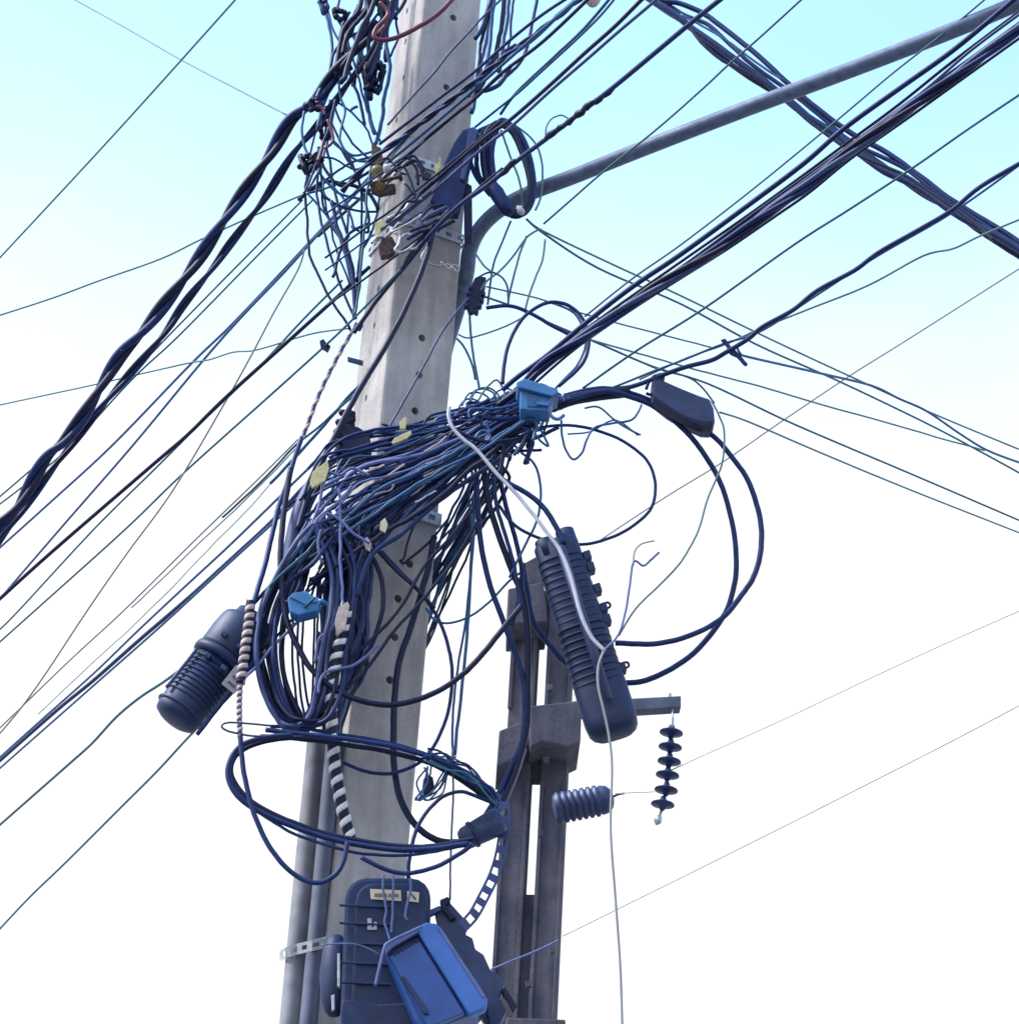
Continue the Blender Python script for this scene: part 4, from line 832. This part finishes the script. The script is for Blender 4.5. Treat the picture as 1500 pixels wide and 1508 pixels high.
lathe('round_side', (497, 1375), (493, 1492), [(0, 8), (.06, 14), (.2, 20), (.5, 23), (.8, 20), (.94, 14), (1, 8)], 8.80, 'box2', bb, 20)
prism('lower_lid', [(504, 1466), (560, 1474), (618, 1470), (612, 1545), (500, 1545)], 8.685, .05, 'box2', bb, .010)
prism('latch', [(498, 1400), (502, 1400), (502, 1450), (498, 1448)], 8.66, .02, 'metal', bb, .002)
prism('latch', [(489, 1462), (494, 1460), (494, 1482), (490, 1484)], 8.66, .02, 'white', bb, .002)
prism('label_plate', [(546, 1306), (591, 1308), (592, 1324), (547, 1321)], 8.692, .004, 'label', bb, .001)
prism('label_plate', [(600, 1309), (618, 1311), (617, 1326), (601, 1324)], 8.692, .004, 'label', bb, .001)
for i in range(11):
    x = 552.5+i*3.1+(2 if i > 5 else 0); prism('print', [(x, 1312.2+.05*i), (x+2.1, 1312.4+.05*i), (x+2.1, 1317.5+U(-.6, .6)), (x, 1317.3)], 8.689, .002, 'print', bb, 0)
prism('print', [(604, 1312), (607, 1313), (614, 1321), (612, 1322)], 8.689, .002, 'slate', bb, 0)
prism('badge', [(542, 1349), (548, 1349), (549, 1362), (551, 1362), (552, 1354), (556, 1355), (556, 1366), (542, 1366)], 8.692, .004, 'white', bb, .001)
for px in ([(566, 1286), (565, 1305), (567, 1325), (569, 1340), (566, 1352), (570, 1368), (574, 1380)], [(580, 1284), (579, 1320), (577, 1350), (576, 1370)], [(603, 1286), (605, 1308), (600, 1330), (596, 1345), (600, 1352)]):
    sp('thin lilac wire hanging over the face of the large ribbed box', 'lilac', 3, px, Y=8.66, name='wire', cat='wire', group='lilac wires over the ribbed box')
# blue box and its bracket
bk = thing('mounting_bracket', 'slate bracket with toothed edge holding the tilted blue box', 'bracket', P(690, 1400, 8.7))
prism('plate', [(640, 1336), (650, 1330), (662, 1325), (672, 1336), (690, 1356), (685, 1372), (696, 1378), (700, 1394), (712, 1402), (722, 1424), (735, 1432), (742, 1444), (736, 1468), (728, 1500), (716, 1506), (700, 1480), (650, 1380)], 8.74, .05, 'slate', bk, .005)
prism('hook', [(648, 1322), (660, 1317), (664, 1324), (656, 1330), (672, 1348), (664, 1352), (652, 1336)], 8.72, .04, 'ink', bk, .003)
prism('rail', [(612, 1346), (648, 1330), (650, 1337), (614, 1354)], 8.72, .03, 'sleeve', bk, .003)
prism('clamp_jaw', [(738, 1452), (744, 1449), (762, 1478), (755, 1488)], 8.71, .05, 'ink', bk, .004)
prism('clamp_jaw', [(716, 1480), (735, 1464), (745, 1484), (738, 1500), (722, 1508)], 8.71, .06, 'box2', bk, .004)
bx = thing('junction_box', 'bright royal blue plastic box with raised lid rim, hanging tilted at the bottom', 'junction box', P(640, 1430, 8.55))
prism('body', [(569, 1398), (577, 1388), (616, 1364), (634, 1362), (645, 1372), (712, 1474), (706, 1486), (668, 1500), (625, 1516), (612, 1500)], 8.58, .16, 'royal', bx, .012)
prism('lid_rim', [(612, 1362), (628, 1354), (644, 1356), (718, 1466), (716, 1482), (692, 1492), (622, 1380)], 8.54, .05, 'royal2', bx, .010)
prism('lid_rim', [(568, 1391), (574, 1384), (610, 1364), (622, 1360), (620, 1368), (580, 1391), (570, 1400)], 8.54, .05, 'lilac', bx, .004)
prism('edge_bead', [(644, 1362), (649, 1362), (715, 1462), (711, 1466)], 8.535, .015, 'lilac', bx, .003)
prism('lid_panel', [(575, 1405), (618, 1382), (684, 1488), (632, 1509)], 8.548, .04, 'royal', bx, .004)
prism('handle', [(590, 1434), (596, 1433), (628, 1478), (632, 1490), (624, 1488)], 8.535, .03, 'box', bx, .004)
for i in range(7):
    x, y = 580+i*5.3, 1398-i*3.1; prism('vent_slot', [(x, y), (x+2.6, y-1.5), (x+4, y+4), (x+1.4, y+5.5)], 8.543, .01, 'ink', bx, 0)
sp('lilac wire stretched over the edge of the royal blue box and down its face', 'lilac', 4, [(622, 1361), (598, 1372), (572, 1385), (566, 1395), (560, 1420), (554, 1448)], Y=8.52, name='wire', cat='wire')
sp('faint thin wire looping from the conduit band over the large ribbed box', 'lilac', 1.8, [(475, 1388), (510, 1386), (535, 1390), (560, 1402)], Y=8.64, name='wire', cat='wire')
# slate closure right
sr = thing('splice_closure', 'slate grey wedge-shaped closure hanging right of the tangle on the wavy cable', 'splice closure', P(1000, 590, 8.6))
prism('body', [(958, 562), (964, 557), (975, 561), (1000, 572), (1027, 583), (1043, 588), (1049, 602), (1051, 622), (1046, 628), (1033, 627), (1010, 617), (983, 601), (960, 583)], 8.6, .10, 'slate', sr, .008)
prism('lower_lip', [(962, 584), (983, 599), (1010, 614), (1034, 621), (1047, 620), (1048, 627), (1033, 629), (1008, 619), (981, 604), (960, 590)], 8.585, .05, 'ink', sr, .003)
prism('hinge', [(960, 553), (972, 549), (978, 556), (968, 562), (960, 562)], 8.6, .05, 'ink', sr, .003)
W(None, 'ink', 4, [(950, 574), (955, 562), (962, 555)], Y=8.62, parent=sr, name='tie')
W(None, 'ink', 4, [(950, 580), (955, 582), (962, 582)], Y=8.62, parent=sr, name='tie')
# light blue box
lb = thing('junction_box', 'light blue lidded junction box clipped on the cables right of the pole', 'junction box', P(790, 585, 8.5))
prism('body', [(765, 570), (812, 580), (814, 588), (809, 606), (766, 603)], 8.5, .09, 'sky', lb, .004)
prism('lid', [(760, 564), (772, 558), (820, 573), (822, 579), (812, 584), (763, 571)], 8.48, .12, 'sky', lb, .004)
prism('window', [(776, 580), (792, 583), (792, 600), (776, 599)], 8.495, .01, 'blue', lb, .001)
prism('clip', [(790, 592), (808, 594), (806, 598), (790, 596)], 8.485, .02, 'sky', lb, .001)
W(None, 'lilac', 4.5, [(820+13*cos(a), 601+17*sin(a), 8.5) for a in [radians(q) for q in range(40, 330, 40)]], parent=lb, name='cable_tie')
W('thick dark cable bundle sleeve entering the light blue box from the right', 'ink', 17, [(812, 600), (840, 590), (870, 584), (900, 580), (925, 577)], Y=8.66, name='cable_sleeve', cat='cable sleeve')
# small blue box on the coil
sb = thing('junction_box', 'small bright blue box lying on the tall coil left of the pole', 'junction box', P(450, 887, 8.5))
prism('body', [(425, 880), (433, 872), (452, 869), (474, 884), (468, 898), (441, 905), (429, 900)], 8.5, .07, 'sky', sb, .005)
prism('lid_ridge', [(428, 878), (452, 873), (470, 885), (450, 889)], 8.493, .01, 'sky', sb, .002)
lathe('cable_gland', (470, 884), (483, 889), [(0, 4), (.5, 5), (1, 3)], 8.52, 'blue', sb, 10)
# small grey closure at lower right
sc2 = thing('splice_closure', 'small slate cylindrical closure where the lower loops end beside the perforated strap', 'splice closure', P(705, 1225, 8.7))
lathe('body', (678, 1236), (738, 1205), [(0, 6), (.03, 13), (.12, 17), (.5, 19), (.9, 21), (1, 18)], 8.72, 'slate', sc2, 20)
lathe('collar', (678, 1236), (738, 1205), [(.26, 18), (.28, 20.5), (.34, 20.5), (.36, 18)], 8.72, 'box2', sc2, 20)
sp('thick slate sleeve rising from the small closure along the rear pole', 'sleeve', 14, [(700, 1225), (722, 1205), (740, 1175), (755, 1140), (768, 1100)], Y=8.84, name='cable_sleeve', cat='cable sleeve')
# black terminal block right of the pole
tb = thing('terminal_block', 'small black terminal block with jagged edge right of the pole below the arm foot', 'terminal block', P(700, 432, 9.0))
prism('body', [(699, 411), (705, 408), (716, 410), (714, 424), (709, 440), (704, 455), (690, 457), (687, 446), (692, 430), (695, 420)], 8.98, .05, 'ink', tb, .003)
for x, y in ((693, 424), (690, 432), (688, 441), (686, 450), (712, 433), (710, 442), (707, 450), (695, 458), (702, 459)): prism('screw', rect(x, y, 5, 5, 20), 8.97, .03, 'navy', tb, .002)
# panel on the right upper side of the pole
up = thing('equipment_cover', 'dark slanted plastic cover on the right edge of the pole beside the oval coil', 'cover', P(675, 260, 8.95))
prism('panel', [(681, 194), (698, 189), (706, 196), (694, 240), (684, 285), (675, 316), (650, 315), (634, 297), (642, 276), (655, 241), (668, 214)], 8.93, .05, 'navy', up, .006)
prism('panel_edge', [(690, 195), (699, 190), (704, 196), (692, 236), (684, 268), (678, 266), (684, 232)], 8.915, .02, 'sleeve', up, .003)
prism('upright_bar', [(683, 268), (695, 276), (696, 352), (684, 354)], 8.96, .05, 'ink', up, .004)
# ribbed dead-end clamp on the pole left edge
dc = thing('anchor_clamp', 'black clamp with knobbly left edge against the pole just above the tangle', 'clamp', P(520, 640, 8.85))
prism('body', [(504, 606), (515, 602), (525, 607), (514, 613), (524, 618), (512, 624), (530, 630), (545, 640), (548, 656), (535, 670), (515, 678), (500, 684), (496, 668), (502, 655), (494, 648), (502, 640), (498, 630), (505, 620)], 8.85, .08, 'ink', dc, .004)
for x, y in ((505, 608), (500, 622), (497, 636), (499, 650), (498, 664)): lathe('knob', (x-5, y), (x+6, y+1), [(0, 2), (.2, 5), (.8, 5), (1, 2)], 8.84, 'ink', dc, 10)
# yellow tags and spool insulators
def ytag(ol, label, Y=8.58): prism('cable_tag', ol, Y, .012, 'yellow', None, .002, label=label, cat='tag')
ytag([(458, 708), (462, 695), (484, 678), (486, 690), (480, 708), (461, 719)], 'yellow diamond-shaped tag on the left edge of the cable mass')
ytag([(589, 622), (597, 614), (600, 616), (598, 632), (590, 632)], 'small upright yellow tag at the top of the tangle on the pole')
ytag([(577, 652), (582, 645), (606, 634), (607, 639), (600, 646), (580, 654)], 'slanted yellow tag strip just under the upright yellow tag')
sl_ = thing('spool_insulator', 'ochre and rust spool insulator clamp on the pole left corner', 'insulator', P(560, 262, 8.9))
lathe('spool', (556, 248), (560, 284), [(0, 5), (.08, 9), (.25, 10), (.35, 6), (.5, 5), (.62, 6), (.72, 10), (.9, 9), (1, 5)], 8.95, 'ochre', sl_, 18)
lathe('bolt', (545, 274), (592, 262), [(0, 3), (.02, 6), (.1, 6), (.12, 3), (.9, 3), (.91, 7), (1, 7)], 8.93, 'rust', sl_, 8)
lathe('nut', (566, 252), (576, 250), [(0, 5), (.1, 7), (.9, 7), (1, 5)], 8.86, 'white', sl_, 6)
prism('clevis', [(548, 214), (562, 220), (566, 240), (556, 246), (548, 234)], 8.93, .04, 'rust', sl_, .003)
prism('clevis', [(546, 272), (566, 275), (582, 272), (584, 281), (560, 286), (548, 281)], 8.95, .04, 'rust', sl_, .003)
s2 = thing('spool_insulator', 'rusty clamp with yellow bracket where the silver band crosses the pole left face', 'insulator', P(560, 345, 8.95))
prism('bracket', [(553, 330), (568, 327), (570, 334), (562, 338), (560, 352), (553, 352)], 8.9, .03, 'yellow', s2, .002)
prism('rust_plate', [(563, 352), (578, 350), (586, 364), (580, 376), (562, 378), (558, 366)], 8.93, .04, 'rust', s2, .004)
for px in ([(582, 345), (590, 350), (588, 362), (583, 370), (592, 374), (606, 366), (615, 356)], [(592, 352), (600, 347), (612, 350), (620, 345)], [(548, 360), (556, 352), (566, 350)], [(600, 370), (612, 368), (622, 358), (632, 352)]):
    W(None, 'metal', 4, px, Y=8.88, parent=s2, name='hook')
ytag([(640, 246), (646, 242), (648, 232), (651, 240), (648, 252), (643, 260)], 'small yellow clip at the right end of the highest band', 8.9)
for k in range(11):
    x = U(590, 650); y = U(300, 345)
    sp('short dark tie end among the clamps at the silver band', random.choice(['ink', 'navy', 'metal', 'ink', 'sleeve']), U(3, 5), [(x-U(10, 22), y+U(4, 16)), (x, y+U(-4, 4)), (x+U(8, 16), y-U(2, 9)), (x+U(20, 34), y-U(6, 20))], Y=U(8.8, 8.95), group='tie ends among the clamps at the silver band', name='wire', cat='wire')
for k in range(6):
    x = U(570, 620); y = U(240, 262)
    sp('thin dark tie wire curling off the spool insulator over the pole face', 'ink', U(2.5, 3.5), [(x-20, y), (x, y-8+U(-4, 4)), (x+14, y+10+U(-8, 8)), (x+18+U(-20, 12), y+26+U(-20, 8)), (x+U(-5, 30), y+14)], Y=U(8.85, 8.95), group='tie wires curling off the spool insulator', name='wire', cat='wire')
for px in ([(628, 388), (645, 394), (660, 392), (672, 402)], [(625, 350), (630, 365), (622, 380), (628, 392)], [(650, 388), (662, 398), (668, 392), (678, 396)]):
    sp('rusty twisted binding wire on the pole face below the silver band', 'metal', 3, px, Y=8.98, group='binding wire below the silver band', name='wire', cat='wire')
# dark splices in the left web
def blob(ol, label, Y=8.98, mt='ink'):
    V = []; Fc = []; n = len(ol); cx = sum(p[0] for p in ol)/n; cy = sum(p[1] for p in ol)/n; k = ppm(P(cx, cy, Y))
    for i in range(n):
        a, b = ol[i], ol[(i+max(1, n//3)) % n]
        a = (a[0]*.8+cx*.2, a[1]*.8+cy*.2); b = (b[0]*.8+cx*.2, b[1]*.8+cy*.2)
        pts = [P(a[0]+(b[0]-a[0])*t+U(-1.5, 1.5), a[1]+(b[1]-a[1])*t+U(-1.5, 1.5), Y+U(-.02, .02)) for t in (0, .25, .5, .75, 1)]
        v, f = tube_data(pts, [U(2.6, 5)/k for _ in pts], 8); o_ = len(V); V += v; Fc += [tuple(q+o_ for q in g_) for g_ in f]
    tag(mesh('splice_connector', V, Fc, mt), label, 'connector')
blob([(448, 158), (458, 148), (470, 146), (478, 156), (474, 168), (458, 170)], 'dark taped splice at the top of the twisted bundle')
blob([(440, 232), (452, 226), (476, 222), (482, 236), (474, 244), (464, 240), (462, 258), (450, 262), (440, 252), (446, 244)], 'dark bulky splice hanging below the twisted pair near the pole')
blob([(470, 190), (478, 180), (488, 190), (486, 208), (476, 212)], 'dark splice just above the bulky hanging one')
blob([(536, 92), (552, 94), (562, 90), (572, 98), (570, 108), (552, 106), (556, 128), (558, 148), (544, 156), (536, 140), (532, 112)], 'long dark splice against the sky near the pole left edge')
blob([(492, 16), (508, 20), (514, 30), (504, 34), (494, 28)], 'small dark splice at the top left of the web')
blob([(470, 4), (480, 2), (484, 22), (478, 26)], 'slim dark sleeve at the very top of the leftmost web cable', mt='sleeve')
blob([(548, 0), (568, -6), (584, 10), (588, 34), (576, 40), (566, 24), (556, 22)], 'dark splice cluster touching the pole left edge at the top')
for px in ([(468, 160), (476, 162), (480, 172)], [(484, 180), (490, 195), (492, 210), (480, 222)], [(470, 240), (474, 226), (478, 210)], [(555, 55), (565, 45), (570, 35)]):
    sp('short faded red wire tail among the dark splices left of the pole', 'red', 4, px, Y=8.88, group='red wire tails left of the pole', name='wire', cat='wire')
sp('tiny dark wire scrap floating in the web gap left of the pole', 'blue', 4, [(517, 166), (522, 162), (528, 160)], Y=9, name='wire', cat='wire')
lathe_o = thing('ceramic_insulator', 'brownish insulator tip hanging into the frame at the top edge', 'insulator', P(872, 2, 8.6))
lathe('bell', (870, -30), (872, 13), [(0, 6), (.3, 10), (.6, 14), (.8, 12), (.95, 7), (1, 3)], 8.7, 'beige', lathe_o, 16)
bt = prism('step_bolt', [(513, 526), (536, 532), (535, 537), (513, 531)], 9.22, .02, 'slate', pole, .002)
